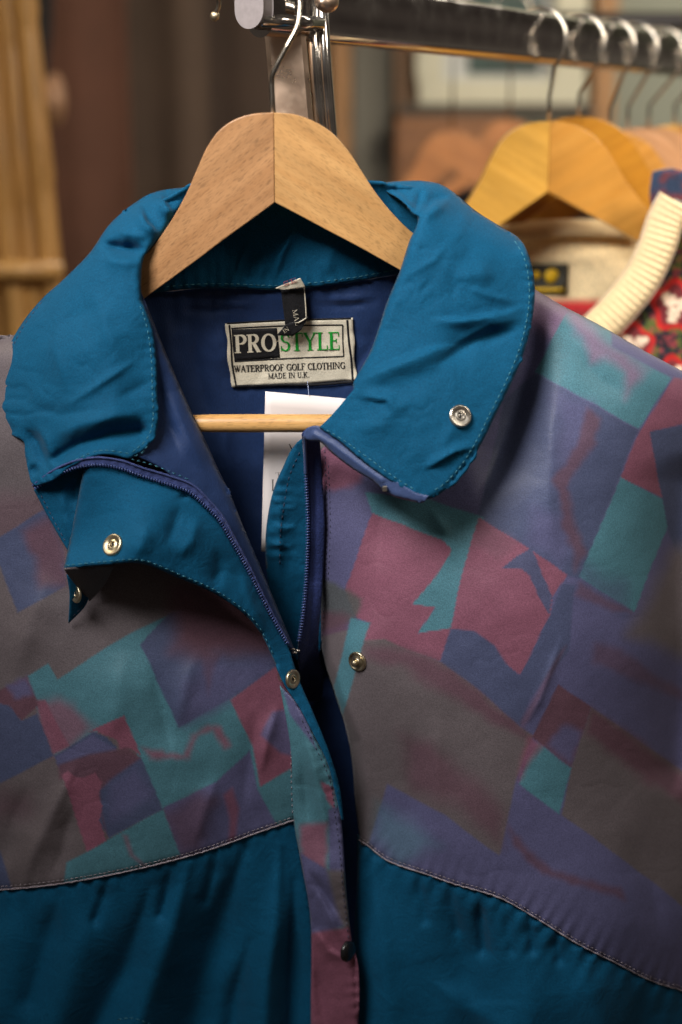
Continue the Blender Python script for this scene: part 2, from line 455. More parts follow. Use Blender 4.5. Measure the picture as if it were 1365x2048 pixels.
class Sheet:
    """a piece of cloth: an outline, a smooth bulge, folds, rolled edges, real thickness"""
    def __init__(s, outline, ctrl, feats=(), rolls=(), noise=(0.5, 90, 1), step=6, crease=0.7):
        s.crease = crease
        s.out = catmull(outline, step); s.base = tps(ctrl); s.feats = feats; s.rolls = rolls; s.noise = noise; s.step = step

    def depth(s, x, y):
        x = np.atleast_1d(np.asarray(x, float)); y = np.atleast_1d(np.asarray(y, float))
        d = s.base(x, y)
        for f in s.feats:
            k = f[0]
            if k == 'r':      # ridge (+ mm toward the viewer) ('r', path, mm, width[, taper])
                D, sd, t, tot = pathdist(f[1], x, y)
                tp = f[4] if len(f) > 4 else 0.4
                u = t / tot
                tap = sstep(0, tp, u); tap2 = sstep(0, tp, 1 - u)
                wd = f[3] * (0.55 + 0.45 * tap * tap2)
                e_ = 0.4 * wd
                d = d - f[2] * np.exp(-(np.sqrt(D * D + e_ * e_) - e_) / (0.72 * wd)) * tap * tap2
            elif k == 'f':    # gathered fold hanging from a seam: narrow at the top, widening downwards
                D, sd, t, tot = pathdist(f[1], x, y)
                u = t / tot; g = sstep(0, 0.45, u)
                wd = f[3] * (0.22 + 0.95 * g); e_ = 0.5 * wd
                d = d - f[2] * np.exp(-(np.sqrt(D * D + e_ * e_) - e_) / (0.75 * wd)) * (0.12 + 0.88 * g)
            elif k == 'w':    # cloth turning away from the viewer on one side of a line
                D, sd, t, tot = pathdist(f[1], x, y)
                d = d + f[2] * (1 - np.exp(-(D / f[3]) ** 2)) * (sd > 0) * sstep(0, 0.12, t / tot)
            elif k == 's':    # one-sided tuck: sharp step on one side, soft on the other
                D, sd, t, tot = pathdist(f[1], x, y)
                u = t / tot; tap = sstep(0, 0.4, u) * sstep(0, 0.4, 1 - u)
                q = sd * D
                d = d - f[2] * tap * np.where(q > 0, np.exp(-(q / f[3]) ** 2), np.exp(-(q / (f[3] * 0.22)) ** 2))
            elif k == 'p':    # puckers across a seam ('p', path, mm, period, width, seed)
                D, sd, t, tot = pathdist(f[1], x, y)
                ph = t / f[3] * 6.283 + 2.2 * fbm(t / 60, t * 0 + 3.1, f[5], 2)
                am = 0.5 + 1.1 * np.abs(fbm(t / 75, t * 0 + 9.7, f[5] + 5, 2))
                d = d + f[2] * am * np.sin(ph) * np.exp(-D / f[4])
            elif k == 'g':    # groove pressed by a seam
                D, sd, t, tot = pathdist(f[1], x, y)
                d = d + f[2] * np.exp(-(D / f[3]) ** 2)
        for (path, rad, dep) in s.rolls:
            D, sd, t, tot = pathdist(path, x, y)
            u = np.clip(D / rad, 0, 1)
            d = d + dep * (1 - np.sqrt(np.clip(1 - (1 - u) ** 2, 0, 1)))
        a, sc, seed = s.noise
        if a:
            d = d + a * fbm(x / sc, y / sc, seed, 4)
            # sharp little creases, the lines where cloth has been folded
            q = fbm(x / 210 + .8 * fbm(x / 90, y / 90, seed + 3, 2), y / 150, seed + 7, 3)
            d = d + s.crease * (np.exp(-np.abs(q) / 0.035) * (0.4 + fbm(x / 160, y / 160, seed + 11, 2)))
        return d

    def build(s, name, mat, parent, sp=7, color=None, thick=0.8, label=None):
        b = s.out
        x0, y0 = b.min(0); x1, y1 = b.max(0)
        gx, gy = np.meshgrid(np.arange(x0, x1, sp), np.arange(y0, y1, sp * 0.866))
        gx = gx + (np.arange(gx.shape[0]) % 2)[:, None] * sp * 0.5
        gx = gx.ravel(); gy = gy.ravel()
        m = inside(b, gx, gy)
        gx = gx[m]; gy = gy[m]
        kd = kdtree.KDTree(len(b))
        for i, p in enumerate(b): kd.insert((p[0], p[1], 0), i)
        kd.balance()
        lim = s.step * 0.55
        keep = np.array([kd.find((a, c, 0))[2] > lim for a, c in zip(gx, gy)], bool) if len(gx) else np.zeros(0, bool)
        gx = gx[keep]; gy = gy[keep]
        # extra ring just inside the edge for rolled hems
        pts = [Vector((p[0], p[1])) for p in b] + [Vector((a, c)) for a, c in zip(gx, gy)]
        nb = len(b)
        r = delaunay_2d_cdt(pts, [(i, (i + 1) % nb) for i in range(nb)], [], 1, 1e-5)
        V = np.array([(p.x, p.y) for p in r[0]])
        F = r[2]
        d = s.depth(V[:, 0], V[:, 1])
        X = W(V[:, 0], V[:, 1], d)
        f0 = F[0]
        a, bb, c = X[f0[0]], X[f0[1]], X[f0[2]]
        nrm = np.cross(bb - a, c - a)
        if nrm[1] > 0: F = [tuple(reversed(f)) for f in F]
        o = mesh_obj(name, X, F, mat, parent)
        if color is not None:
            col = color(V[:, 0], V[:, 1])
            at = o.data.color_attributes.new('print', 'FLOAT_COLOR', 'POINT')
            rgba = np.ones((len(V), 4), np.float32); rgba[:, :3] = col
            at.data.foreach_set('color', rgba.ravel())
        if thick:
            so = o.modifiers.new('thickness', 'SOLIDIFY'); so.thickness = thick / 1000; so.offset = -1
        if label: o['label'] = label
        return o

    def point(s, x, y, lift=0.0):
        return Wp(x, y, float(s.depth(x, y)[0]) - lift)

    def normal(s, x, y, e=6):
        a = s.point(x + e, y) - s.point(x - e, y); b = s.point(x, y - e) - s.point(x, y + e)
        n = a.cross(b).normalized()
        return n if n.y < 0 else -n


def stitches(name, path, sheet, parent, mat, length=8.5, gap=4.5, r=0.8, lift=0.35, closed=False):
    p = catmull(path, 2.0, False)
    seg = np.linalg.norm(p[1:] - p[:-1], axis=1); cum = np.concatenate([[0], np.cumsum(seg)])
    mb = MB(); s = 0
    rnd = random.Random(len(path) * 7 + int(path[0][0]))
    st = []
    while s + length < cum[-1]:
        st.append((s, s + length * rnd.uniform(0.85, 1.1))); s += length + gap * rnd.uniform(0.8, 1.2)
    if not st: return
    tt = np.array([[a, (a + b) / 2, b] for a, b in st]).ravel()
    xx = np.interp(tt, cum, p[:, 0]); yy = np.interp(tt, cum, p[:, 1])
    dd = sheet.depth(xx, yy).reshape(-1, 3)
    xx = xx.reshape(-1, 3); yy = yy.reshape(-1, 3)
    for X, Y, D in zip(xx, yy, dd):
        q = [Wp(X[0], Y[0], D[0] + 0.1), Wp(X[1], Y[1], D[1] - lift), Wp(X[2], Y[2], D[2] + 0.1)]
        rr = r * 0.27 / 1000
        mb.tube(q, [rr * 0.7, rr, rr * 0.7], 5)
    return mb.build(name, mat, parent)


def px_tube(mb, pts, rad_px, dfun, step=8, seg=8, lift=0.0):
    p = catmull(pts, step, False)
    d = dfun(p[:, 0], p[:, 1]) - lift if callable(dfun) else np.interp(np.linspace(0, 1, len(p)), np.linspace(0, 1, len(dfun)), dfun)
    X = W(p[:, 0], p[:, 1], d)
    mb.tube([Vector(q) for q in X.tolist()], rad_px * 0.275 / 1000, seg)

# ------------------------------------------------------------------ the printed cloth: dyed patches, some airbrushed
def lin(r, g, b): return np.array(srgb(r, g, b)[:3])
cV = lin(90, 90, 126); cM = lin(130, 82, 101); cT = lin(76, 122, 136); cG = lin(100, 92, 96)
cB = lin(74, 82, 112); cD = lin(98, 70, 83); cGR = lin(80, 84, 84)
cP = lin(128, 102, 130)
PRINT_R = [
    # (colour, soft px, opacity, polygon)
    (cP, 18, .8, [(1040, 560), (1127, 600), (1150, 640), (1110, 680), (1060, 640)]),
    (cT, 3, 1, [(1127, 634), (1160, 600), (1349, 720), (1349, 747), (1277, 857), (1071, 744)]),
    (cP, 14, .8, [(1090, 570), (1150, 610), (1200, 665), (1250, 700), (1300, 735), (1262, 785), (1250, 800), (1250, 745), (1215, 716), (1184, 726), (1160, 672), (1127, 625)]),
    (cT, 20, .7, [(1150, 605), (1250, 665), (1320, 720), (1300, 745), (1240, 700), (1180, 650)]),
    (cV, 4, 1, [(1220, 640), (1500, 780), (1500, 850), (1350, 760), (1225, 692)]),
    (cM, 3, 1, [(1349, 754), (1420, 770), (1420, 835), (1299, 863), (1324, 994), (1243, 954), (1281, 860)]),
    (cB, 3, 1, [(1071, 747), (1277, 860), (1159, 1157), (1127, 1146), (1059, 1097), (955, 1036), (1010, 800)]),
    (cV, 26, .7, [(1120, 790), (1180, 810), (1170, 900), (1120, 1000), (1110, 900)]),
    (cV, 22, .8, [(1070, 1020), (1130, 1030), (1145, 1100), (1120, 1140), (1060, 1090)]),
    (cD, 9, .75, [(1173, 815), (1200, 840), (1190, 885), (1160, 930), (1135, 975), (1150, 1050), (1175, 1105), (1150, 1145), (1146, 1100), (1125, 1060), (1118, 985), (1106, 960), (1140, 915), (1160, 870)]),
    (cB, 3, 1, [(1299, 863), (1450, 835), (1450, 1400), (1334, 1056), (1324, 994)]),
    (cG, 26, 1, [(1340, 1090), (1500, 1077), (1500, 1370), (1261, 1270), (1300, 1190)]),
    (cT, 2, 1, [(1243, 954), (1324, 997), (1335, 1054), (1300, 1140), (1269, 1225), (1159, 1153)]),
    (cB, 26, .6, [(1165, 1120), (1250, 1170), (1250, 1230), (1160, 1170)]),
    (cT, 3, 1, [(730, 985), (865, 1000), (968, 1036), (928, 1133), (903, 1256), (836, 1268), (872, 1217), (824, 1207), (880, 1130), (744, 1026)]),
    (cM, 2, 1, [(744, 1026), (840, 1062), (885, 1080), (902, 1097), (900, 1110), (870, 1155), (824, 1207), (872, 1215), (836, 1268), (905, 1254), (880, 1322), (811, 1300), (724, 1281), (742, 1246), (714, 1235), (690, 1179)]),
    (cM, 10, .9, [(640, 890), (700, 900), (735, 930), (720, 965), (670, 985), (640, 975)]),
    (cGR, 8, .9, [(560, 1150), (640, 1155), (726, 1195), (712, 1240), (560, 1290)]),
    (cD, 14, .8, [(560, 1215), (700, 1230), (690, 1300), (640, 1400), (560, 1400)]),
    (cG, 4, 1, [(742, 1246), (724, 1281), (770, 1277), (811, 1297), (903, 1332), (1041, 1453), (1067, 1471), (1031, 1563), (1000, 1711), (890, 1630), (775, 1568), (739, 1680), (683, 1900), (560, 1900), (560, 1300)]),
    (cD, 16, .85, [(724, 1285), (811, 1297), (903, 1332), (1041, 1453), (1060, 1480), (980, 1440), (880, 1385), (800, 1330), (730, 1320)]),
    (cD, 26, .75, [(800, 1470), (860, 1480), (950, 1560), (1010, 1630), (1000, 1690), (920, 1620), (830, 1580)]),
    (cT, 3, 1, [(703, 1235), (740, 1246), (683, 1440), (655, 1430)]),
    (cM, 2, 1, [(959, 1036), (1059, 1097), (1135, 1148), (1105, 1192), (1100, 1230), (1041, 1350), (1010, 1325), (985, 1290), (950, 1265), (903, 1256), (928, 1133)]),
    (cD, 10, .4, [(960, 1040), (1040, 1085), (1000, 1120), (945, 1090)]),
    (cB, 2, .95, [(1006, 1136), (1035, 1112), (1062, 1097), (1075, 1120), (1088, 1155), (1104, 1192), (1098, 1228), (1075, 1190), (1060, 1150), (1045, 1138), (1028, 1137)]),
    (cB, 4, .9, [(903, 1256), (950, 1263), (990, 1290), (1015, 1328), (1041, 1352), (1100, 1230), (1125, 1165), (1150, 1170), (1140, 1300), (1060, 1400), (1041, 1452), (960, 1380), (880, 1322)]),
    (cD, 6, .6, [(1124, 1300), (1134, 1290), (1060, 1440), (1048, 1452), (1040, 1445)]),
    (cD, 8, .6, [(1160, 1165), (1262, 1225), (1225, 1222), (1150, 1190)]),
    (cD, 12, .55, [(1190, 1288), (1240, 1300), (1365, 1380), (1365, 1400), (1230, 1345), (1186, 1325)]),
    (cT, 3, 1, [(1077, 1486), (1143, 1537), (1118, 1627), (1038, 1568), (1055, 1520)]),
    (cM, 10, .8, [(1060, 1475), (1085, 1490), (1060, 1525), (1038, 1560), (1045, 1510)]),
    (cD, 3, 1, [(1118, 1368), (1184, 1414), (1159, 1491), (1143, 1537), (1065, 1474)]),
    (cV, 12, .9, [(1123, 1450), (1165, 1460), (1150, 1520), (1138, 1528), (1095, 1490)]),
    (cG, 3, 1, [(1184, 1414), (1420, 1580), (1500, 1640), (1500, 1900), (1420, 1860), (1297, 1757), (1123, 1629), (1143, 1537)]),
    (cD, 14, .95, [(1184, 1414), (1290, 1490), (1420, 1580), (1420, 1640), (1290, 1560), (1172, 1465)]),
    (cD, 9, .75, [(1016, 1648), (1060, 1700), (1108, 1742), (1240, 1775), (1250, 1800), (1140, 1765), (1075, 1740), (1030, 1695)]),
    (cT, 26, .45, [(750, 1600), (830, 1640), (880, 1690), (800, 1720), (745, 1680)]),
]
PRINT_L = [
    (cG, 3, 1, [(-400, 600), (700, 600), (700, 2500), (-400, 2500)]),
    (cD, 30, .5, [(-60, 1000), (90, 980), (120, 1030), (30, 1080), (-60, 1100)]),
    (cB, 3, 1, [(-60, 1110), (0, 1075), (97, 1015), (128, 1100), (132, 1170), (36, 1225), (0, 1130)]),
    (cD, 16, .9, [(40, 1060), (110, 1030), (135, 1100), (135, 1170), (80, 1170), (66, 1110)]),
    (cT, 3, 1, [(56, 1352), (98, 1327), (115, 1360), (180, 1315), (260, 1268), (348, 1225), (440, 1190), (560, 1400), (583, 1440), (583, 1537), (517, 1578), (327, 1619), (276, 1517), (250, 1435), (110, 1512), (75, 1420)]),
    (cB, 3, 1, [(281, 1290), (340, 1225), (500, 1180), (563, 1330), (460, 1398), (358, 1456)]),
    (cD, 30, 1, [(330, 1160), (520, 1160), (560, 1260), (560, 1300), (420, 1310), (345, 1300)]),
    (cV, 24, .9, [(370, 1370), (420, 1330), (540, 1320), (540, 1350), (460, 1395), (370, 1445)]),
    (cD, 8, .5, [(405, 1300), (440, 1310), (425, 1350), (418, 1392), (410, 1350)]),
    (cM, 4, .9, [(72, 1400), (90, 1400), (120, 1460), (140, 1490), (108, 1508), (88, 1460)]),
    (cM, 20, .75, [(75, 1400), (120, 1396), (150, 1410), (185, 1455), (150, 1490), (108, 1506)]),
    (cM, 2, 1, [(179, 1462), (248, 1430), (281, 1510), (262, 1498), (240, 1500), (232, 1480), (210, 1470), (196, 1462)]),
    (cB, 2, 1, [(110, 1512), (188, 1462), (212, 1474), (232, 1495), (235, 1512), (281, 1512), (327, 1619), (220, 1676), (120, 1540)]),
    (cV, 4, .9, [(112, 1514), (186, 1470), (232, 1500), (180, 1508), (116, 1530)]),
    (cD, 5, .95, [(118, 1530), (180, 1508), (234, 1500), (255, 1496), (281, 1515), (250, 1540), (222, 1560), (200, 1580), (206, 1640), (216, 1676), (190, 1560), (120, 1560)]),
    (cV, 16, .8, [(222, 1570), (270, 1540), (300, 1590), (260, 1625), (224, 1640)]),
    (cM, 2, 1, [(125, 1550), (138, 1543), (148, 1553), (165, 1555), (190, 1545), (204, 1563), (198, 1590), (206, 1612), (200, 1640), (213, 1682), (174, 1703)]),
    (cM, 9, .85, [(281, 1493), (330, 1503), (368, 1508), (386, 1470), (415, 1448), (440, 1455), (462, 1490), (450, 1495), (425, 1462), (395, 1472), (380, 1516), (300, 1517)]),
    (cV, 3, 1, [(327, 1614), (435, 1563), (501, 1500), (517, 1578), (583, 1560), (595, 1700), (363, 1740)]),
    (cD, 22, .6, [(330, 1630), (400, 1590), (430, 1600), (400, 1700), (360, 1710)]),
    (cM, 6, .8, [(448, 1590), (466, 1575), (478, 1620), (468, 1690), (456, 1690), (460, 1640)]),
    (cT, 3, 1, [(327, 1619), (360, 1710), (276, 1740), (140, 1790), (128, 1767), (133, 1726), (220, 1678)]),
    (cM, 5, .6, [(246, 1670), (256, 1672), (268, 1710), (296, 1735), (290, 1738), (260, 1712)]),
    (cM, 3, 1, [(460, 1400), (552, 1332), (600, 1390), (590, 1530), (522, 1576), (506, 1491)]),
    (cV, 5, .9, [(545, 1425), (590, 1415), (590, 1515), (560, 1505), (522, 1470)]),
    (cT, 3, 1, [(517, 1578), (583, 1537), (600, 1640), (560, 1660)]),
    (cD, 4, 1, [(-60, 1390), (0, 1380), (54, 1352), (78, 1410), (46, 1442), (0, 1410), (-60, 1440)]),
    (cV, 8, .9, [(16, 1372), (54, 1352), (64, 1388), (30, 1398)]),
    (cB, 3, 1, [(-200, 1440), (0, 1406), (20, 1412), (44, 1443), (76, 1428), (108, 1512), (0, 1568), (-200, 1650)]),
    (cD, 30, .5, [(-100, 1590), (60, 1590), (60, 1620), (-100, 1680)]),
    (cB, 4, 1, [(-200, 1640), (0, 1700), (28, 1785), (-200, 1800)]),
]
PRINT_P = [
    (cT, 3, 1, [(500, 1300), (800, 1300), (800, 2500), (500, 2500)]),
    (cV, 4, 1, [(560, 1360), (600, 1400), (635, 1500), (612, 1470), (580, 1430)]),
    (cM, 3, 1, [(640, 1561), (667, 1575), (672, 1625), (655, 1600)]),
    (cM, 9, .9, [(600, 1650), (656, 1645), (652, 1737), (620, 1728), (600, 1720)]),
    (cV, 4, 1, [(657, 1620), (685, 1610), (695, 1745), (660, 1745)]),
    (cV, 4, 1, [(590, 1700), (655, 1738), (690, 1850), (625, 1880), (590, 1800)]),
    (cG, 7, 1, [(655, 1740), (690, 1740), (705, 1860), (690, 1860), (670, 1810)]),
    (cM, 5, 1, [(600, 1872), (720, 1850), (800, 2500), (500, 2500)]),
]


def printer(layers, base, seed=3):
    def f(x, y):
        # a little wobble so that the edges of the patches are not ruler-straight
        xx = x + 2.2 * fbm(x / 60, y / 60, seed, 3); yy = y + 2.2 * fbm(x / 60, y / 60, seed + 9, 3)
        col = np.tile(base, (len(x), 1))
        for c, soft, op, poly in layers:
            pl = poly + [poly[0]]
            xs = [p[0] for p in poly]; ys = [p[1] for p in poly]
            m = (xx > min(xs) - soft * 1.5) & (xx < max(xs) + soft * 1.5) & (yy > min(ys) - soft * 1.5) & (yy < max(ys) + soft * 1.5)
            if not m.any(): continue
            X = xx[m]; Y = yy[m]
            D, sd, t, tot = pathdist(pl, X, Y)
            D = np.where(inside(poly, X, Y), D, -D)
            if soft > 7: D = D + soft * 0.5 * fbm(X / (soft * 2.2), Y / (soft * 2.2), seed + 20, 2)
            if soft <= 4: soft = soft * 0.6
            a = sstep(-soft, soft, D) * op
            col[m] = col[m] * (1 - a[:, None]) + c * a[:, None]
        # the dark overprint line that borders the hard-edged patches and cloudy variation of the dye
        col *= (0.98 + 0.10 * fbm(x / 130, y / 130, seed + 40, 3))[:, None]
        return np.clip(col, 0.01, 0.9)
    return f


def edge_cord(name, path, sheet, seed):
    p = catmull(path, 4, False)
    y = p[:, 1] - 0.5 + 1.1 * np.sin(p[:, 0] / 2.6) * fbm(p[:, 0] / 30, p[:, 1] / 30, seed, 2)
    d = sheet.depth(p[:, 0], p[:, 1]) - 0.25
    X = W(p[:, 0], y, d)
    mb = MB(); rr = (1.5 + 0.5 * fbm(p[:, 0] / 12, p[:, 1] / 12, seed + 2, 2)) * 0.275 / 1000
    mb.tube([Vector(q) for q in X.tolist()], rr.tolist(), 6)
    return mb.build(name, M['threadgrey'], jacket)


# ------------------------------------------------------------------ THE JACKET
jacket = empty('jacket', Wp(548, 1200, 20))
tag(jacket, 'teal zip jacket with purple and grey patterned chest, open collar, on the nearest hanger', 'jacket')

SEAM_R = [(718, 1680), (734, 1690), (775, 1721), (860, 1751), (908, 1768), (1000, 1796), (1067, 1833), (1156, 1888), (1230, 1925), (1304, 1962), (1365, 1981), (1500, 2020), (1640, 2050)]
SEAM_L = [(-300, 1778), (-150, 1783), (0, 1780), (120, 1768), (260, 1742), (400, 1706), (520, 1664), (590, 1640)]

ctrl_R = [(1070, 590, 16), (1365, 745, 30), (1640, 900, 130), (1100, 750, 0), (1260, 850, 0), (1365, 1000, 26), (1480, 1100, 75), (1000, 800, 6), (900, 900, 0),
          (750, 950, 4), (650, 900, 8), (650, 1100, 8), (640, 1300, 20), (700, 1300, -4), (800, 1300, -14), (1000, 1250, -28), (1200, 1300, -18), (1340, 1300, 14), (1470, 1400, 75),
          (610, 1700, 6), (735, 1660, 0), (640, 1500, 4), (740, 1500, -6), (610, 1400, 10), (850, 1700, -18), (1050, 1750, -30), (1250, 1850, -20), (1365, 1950, 12), (1560, 2000, 80), (720, 2050, 0), (720, 1900, 0), (620, 1950, 5), (900, 2100, -16), (1200, 2200, -14),
          (1000, 2500, -10), (600, 2500, 5), (1560, 2500, 80)]
feats_R = [('w', [(640, 1190), (665, 1300), (690, 1390), (728, 1480), (742, 1600), (732, 1690), (718, 1800), (716, 1940), (722, 2500)], 36, 34), ('g', SEAM_R, 1.0, 6), ('p', SEAM_R, 0.55, 26, 26, 4),
           ('r', [(1075, 590), (1062, 700), (1035, 800), (995, 920), (950, 1020)], -9, 42, 0.3),
           ('r', [(1120, 720), (1105, 860), (1100, 1000), (1110, 1120)], 3, 30),
           
           ('r', [(1366, 900), (1352, 1100), (1358, 1300), (1350, 1600)], -12, 40, 0.1),
           ('r', [(1130, 1260), (1080, 1400), (1040, 1470)], 1.6, 9),
           ('r', [(855, 1010), (890, 1060), (905, 1130)], 1.8, 16),
           ('r', [(780, 960), (760, 1060), (765, 1160)], -2.0, 24),
           ('r', [(830, 1420), (820, 1560), (835, 1720)], -2.2, 22), ('r', [(880, 1400), (872, 1600), (880, 1740)], 1.8, 20),
           ('r', [(1240, 1640), (1300, 1760), (1330, 1900)], -3, 34), ('r', [(1150, 700), (1200, 760), (1270, 800)], -2.0, 24)]
body_R = Sheet([(1040, 560, 'c'), (1120, 608), (1200, 650), (1290, 702), (1365, 742), (1480, 806), (1640, 900, 'c'), (1640, 1500), (1640, 2050, 'c')] +
               [(p[0], p[1]) for p in SEAM_R[::-1][1:-1]] + [(722, 1690, 'c'), (712, 1620), (704, 1520), (690, 1450), (668, 1385), (646, 1310), (643, 1180), (647, 1050), (642, 900, 'c'), (760, 780), (900, 640)],
               ctrl_R, feats_R, rolls=[([(1040, 560), (1120, 608), (1200, 650), (1290, 702), (1365, 742), (1480, 806), (1640, 900)], 60, 22)],
               noise=(1.3, 170, 11), step=5, crease=0.25)
body_R.build('front_panel', M['print'], jacket, sp=4, color=printer(PRINT_R, cV, 3), thick=0.7)

feats_LR = [('f', [(835, 1746), (842, 1790), (852, 1840)], -3.5, 8), ('f', [(900, 1768), (905, 1810), (915, 1860)], -3, 8), ('f', [(1010, 1803), (1016, 1850), (1024, 1900)], -3, 8), ('w', [(640, 1190), (665, 1300), (690, 1390), (728, 1480), (742, 1600), (732, 1690), (718, 1800), (716, 1940), (722, 2500)], 36, 34), ('p', SEAM_R, 1.5, 34, 34, 4), ('p', SEAM_R, 0.7, 14, 16, 44), ('g', SEAM_R, 0.7, 8),
            ('f', [(955, 1790), (962, 1850), (968, 1900)], -7.2, 10), ('f', [(1060, 1840), (1066, 1900)], -4.5, 8), ('f', [(1110, 1870), (1118, 1920)], -4.5, 8),
            ('f', [(745, 1720), (760, 1850), (775, 2000), (780, 2200)], 10.8, 40), ('f', [(880, 1780), (930, 1900), (960, 2100)], -9, 40),
            ('f', [(1150, 1900), (1180, 1980), (1230, 2120)], 9, 35), ('f', [(1040, 1900), (1060, 2000), (1050, 2200)], 7.2, 45), ('f', [(1260, 1960), (1290, 2040), (1300, 2200)], -7.2, 30),
            ('f', [(860, 1960), (930, 2010), (1010, 2060)], 5.4, 26)]
low_R = Sheet([(714, 1668, 'c')] + [(p[0], p[1] - 8) for p in SEAM_R[1:-1]] + [(1640, 2040, 'c'), (1640, 2500, 'c'), (712, 2500, 'c'), (710, 2048), (708, 1900), (714, 1760)],
              [(a, b, c + 2.2) for a, b, c in ctrl_R], feats_LR, noise=(1.3, 170, 11), crease=0.25)
low_R.build('lower_front_panel', M['teal'], jacket, sp=7)
edge_cord('seam_edge', SEAM_R, body_R, 5)
stitches('seam_stitching', [(p[0], p[1] - 7) for p in SEAM_R[:-1]], body_R, jacket, M['threadgrey'], 7, 2.4, 0.8, 0.2)

ctrl_L = [(-300, 800, 70), (-60, 700, 22), (20, 680, 12), (0, 900, 0), (200, 1000, -4), (400, 1080, 0), (560, 1350, -4), (0, 1300, -10), (200, 1380, -24), (400, 1400, -18),
          (550, 1500, -8), (0, 1750, -8), (250, 1700, -24), (500, 1650, -10), (590, 1640, -4), (-300, 1400, 50), (-300, 1900, 50), (590, 2050, -4), (300, 2050, -16), (0, 2050, -10),
          (0, 2500, -8), (500, 2500, -8), (-300, 2500, 50)]
feats_L = [('g', SEAM_L, 1.0, 6), ('p', SEAM_L, 0.45, 30, 24, 8), ('r', [(165, 1500), (118, 1600), (70, 1700), (40, 1790)], 5, 26), ('r', [(60, 1560), (20, 1660), (0, 1760)], -4, 26),
           ('r', [(150, 1600), (125, 1700), (100, 1770)], -3, 22),
           ('r', [(250, 1290), (235, 1400), (215, 1500)], 3, 36), ('r', [(300, 1320), (330, 1430), (345, 1530)], -3.5, 24), ('r', [(400, 1290), (370, 1380), (350, 1480)], 3, 26),
           ('r', [(520, 1400), (500, 1520), (480, 1640)], -2, 24), ('r', [(560, 1400), (535, 1480), (520, 1560)], 3, 14), ('r', [(100, 1130), (60, 1250), (30, 1360)], 4, 40),
           ('r', [(440, 1540), (410, 1620), (385, 1700)], 2.5, 20)]
body_L = Sheet([(-300, 790, 'c'), (-60, 690), (30, 670), (180, 700), (300, 800), (400, 960), (500, 1120), (575, 1300), (592, 1420, 'c'), (590, 1640, 'c')] +
               [(p[0], p[1]) for p in SEAM_L[::-1][1:-1]] + [(-300, 1778, 'c')],
               ctrl_L, feats_L, rolls=[([(-300, 790), (-60, 690), (30, 670)], 60, 18)], noise=(1.5, 170, 31), step=5, crease=0.3)
body_L.build('front_panel', M['print'], jacket, sp=4, color=printer(PRINT_L, cG, 5), thick=0.7)
feats_LL = [('f', [(215, 1756), (205, 1800), (190, 1840)], -3.9, 8), ('f', [(340, 1726), (335, 1780), (322, 1830)], -4.55, 8), ('f', [(430, 1697), (425, 1750), (410, 1800)], -3.9, 8), ('p', SEAM_L, 1.5, 36, 34, 8), ('p', SEAM_L, 0.7, 15, 16, 48), ('g', SEAM_L, 0.7, 8),
            ('f', [(490, 1700), (455, 1800), (405, 1960), (370, 2150)], -18.252, 44), ('f', [(300, 1775), (255, 1930), (190, 2060), (150, 2200)], -12.636, 38),
            ('f', [(380, 1725), (345, 1860), (290, 2000), (240, 2200)], 11.232, 34), ('f', [(560, 1690), (552, 1850), (535, 1960), (520, 2200)], 8.424, 22),
            ('f', [(590, 1760), (588, 1900), (580, 2200)], -11.232, 20), ('f', [(500, 1880), (470, 2000), (450, 2200)], -11.232, 22), ('f', [(190, 1800), (160, 1900), (110, 2060)], 5.616, 40),
            ('f', [(120, 1790), (95, 1880), (60, 2000)], -7.02, 26), ('f', [(30, 1800), (20, 2000)], 4.212, 40)]
low_L = Sheet([(-300, 1770, 'c')] + [(p[0], p[1] - 8) for p in SEAM_L[1:-1]] + [(592, 1632, 'c'), (603, 1720), (622, 1840), (626, 2048), (628, 2500, 'c'), (-300, 2500, 'c')],
              [(a, b, c + 2.2) for a, b, c in ctrl_L], feats_LL, noise=(1.5, 170, 31), crease=0.3)
low_L.build('lower_front_panel', M['teal'], jacket, sp=7)
edge_cord('seam_edge', SEAM_L, body_L, 6)
stitches('seam_stitching', [(p[0], p[1] - 7) for p in SEAM_L[1:]], body_L, jacket, M['threadgrey'], 7, 2.4, 0.8, 0.2)
stitches('pocket_stitching', [(236, 2040), (262, 2036), (300, 2048), (350, 2075)], low_L, jacket, M['thread'], 8, 4, 1.0, 0.4)

# placket: printed outside of the front edge
plk = Sheet([(560, 1372, 'c'), (597, 1411), (628, 1470), (657, 1528), (672, 1583), (683, 1640), (688, 1700), (693, 1776), (706, 1892), (716, 1935), (718, 2048), (722, 2500, 'c'), (628, 2500, 'c'), (622, 2048), (621, 1834), (601, 1717), (588, 1640), (582, 1500)],
            [(575, 1400, -12), (597, 1415, -17), (640, 1500, -22), (600, 1650, -12), (683, 1650, -19), (612, 1850, -12), (704, 1880, -17), (624, 2048, -11), (716, 2048, -14), (650, 1750, -20), (625, 2500, -10), (722, 2500, -12)],
            [('r', [(600, 1440), (630, 1540), (650, 1640), (655, 1720)], 4, 12), ('r', [(600, 1500), (612, 1580), (618, 1660)], -3, 12), ('r', [(610, 1730), (650, 1790), (690, 1850)], -3.5, 9),
             ('r', [(625, 1760), (655, 1820), (690, 1895)], 2.5, 9), ('s', [(625, 1850), (660, 1900), (700, 1925)], 2.5, 12), ('r', [(630, 1890), (640, 1980), (655, 2100)], -2.5, 12),
             ('p', [(628, 1470), (672, 1583), (688, 1700), (706, 1892), (718, 2048)], 0.5, 22, 10, 3)],
            rolls=[([(597, 1411), (628, 1470), (657, 1528), (672, 1583), (683, 1640), (693, 1776), (706, 1892), (718, 2048)], 8, 3), ([(588, 1640), (601, 1717), (621, 1834), (622, 2048)], 6, 2)], noise=(1.0, 60, 51), step=5)
plk.build('placket', M['print'], jacket, sp=4.5, color=printer(PRINT_P, cT, 9), thick=0.8)
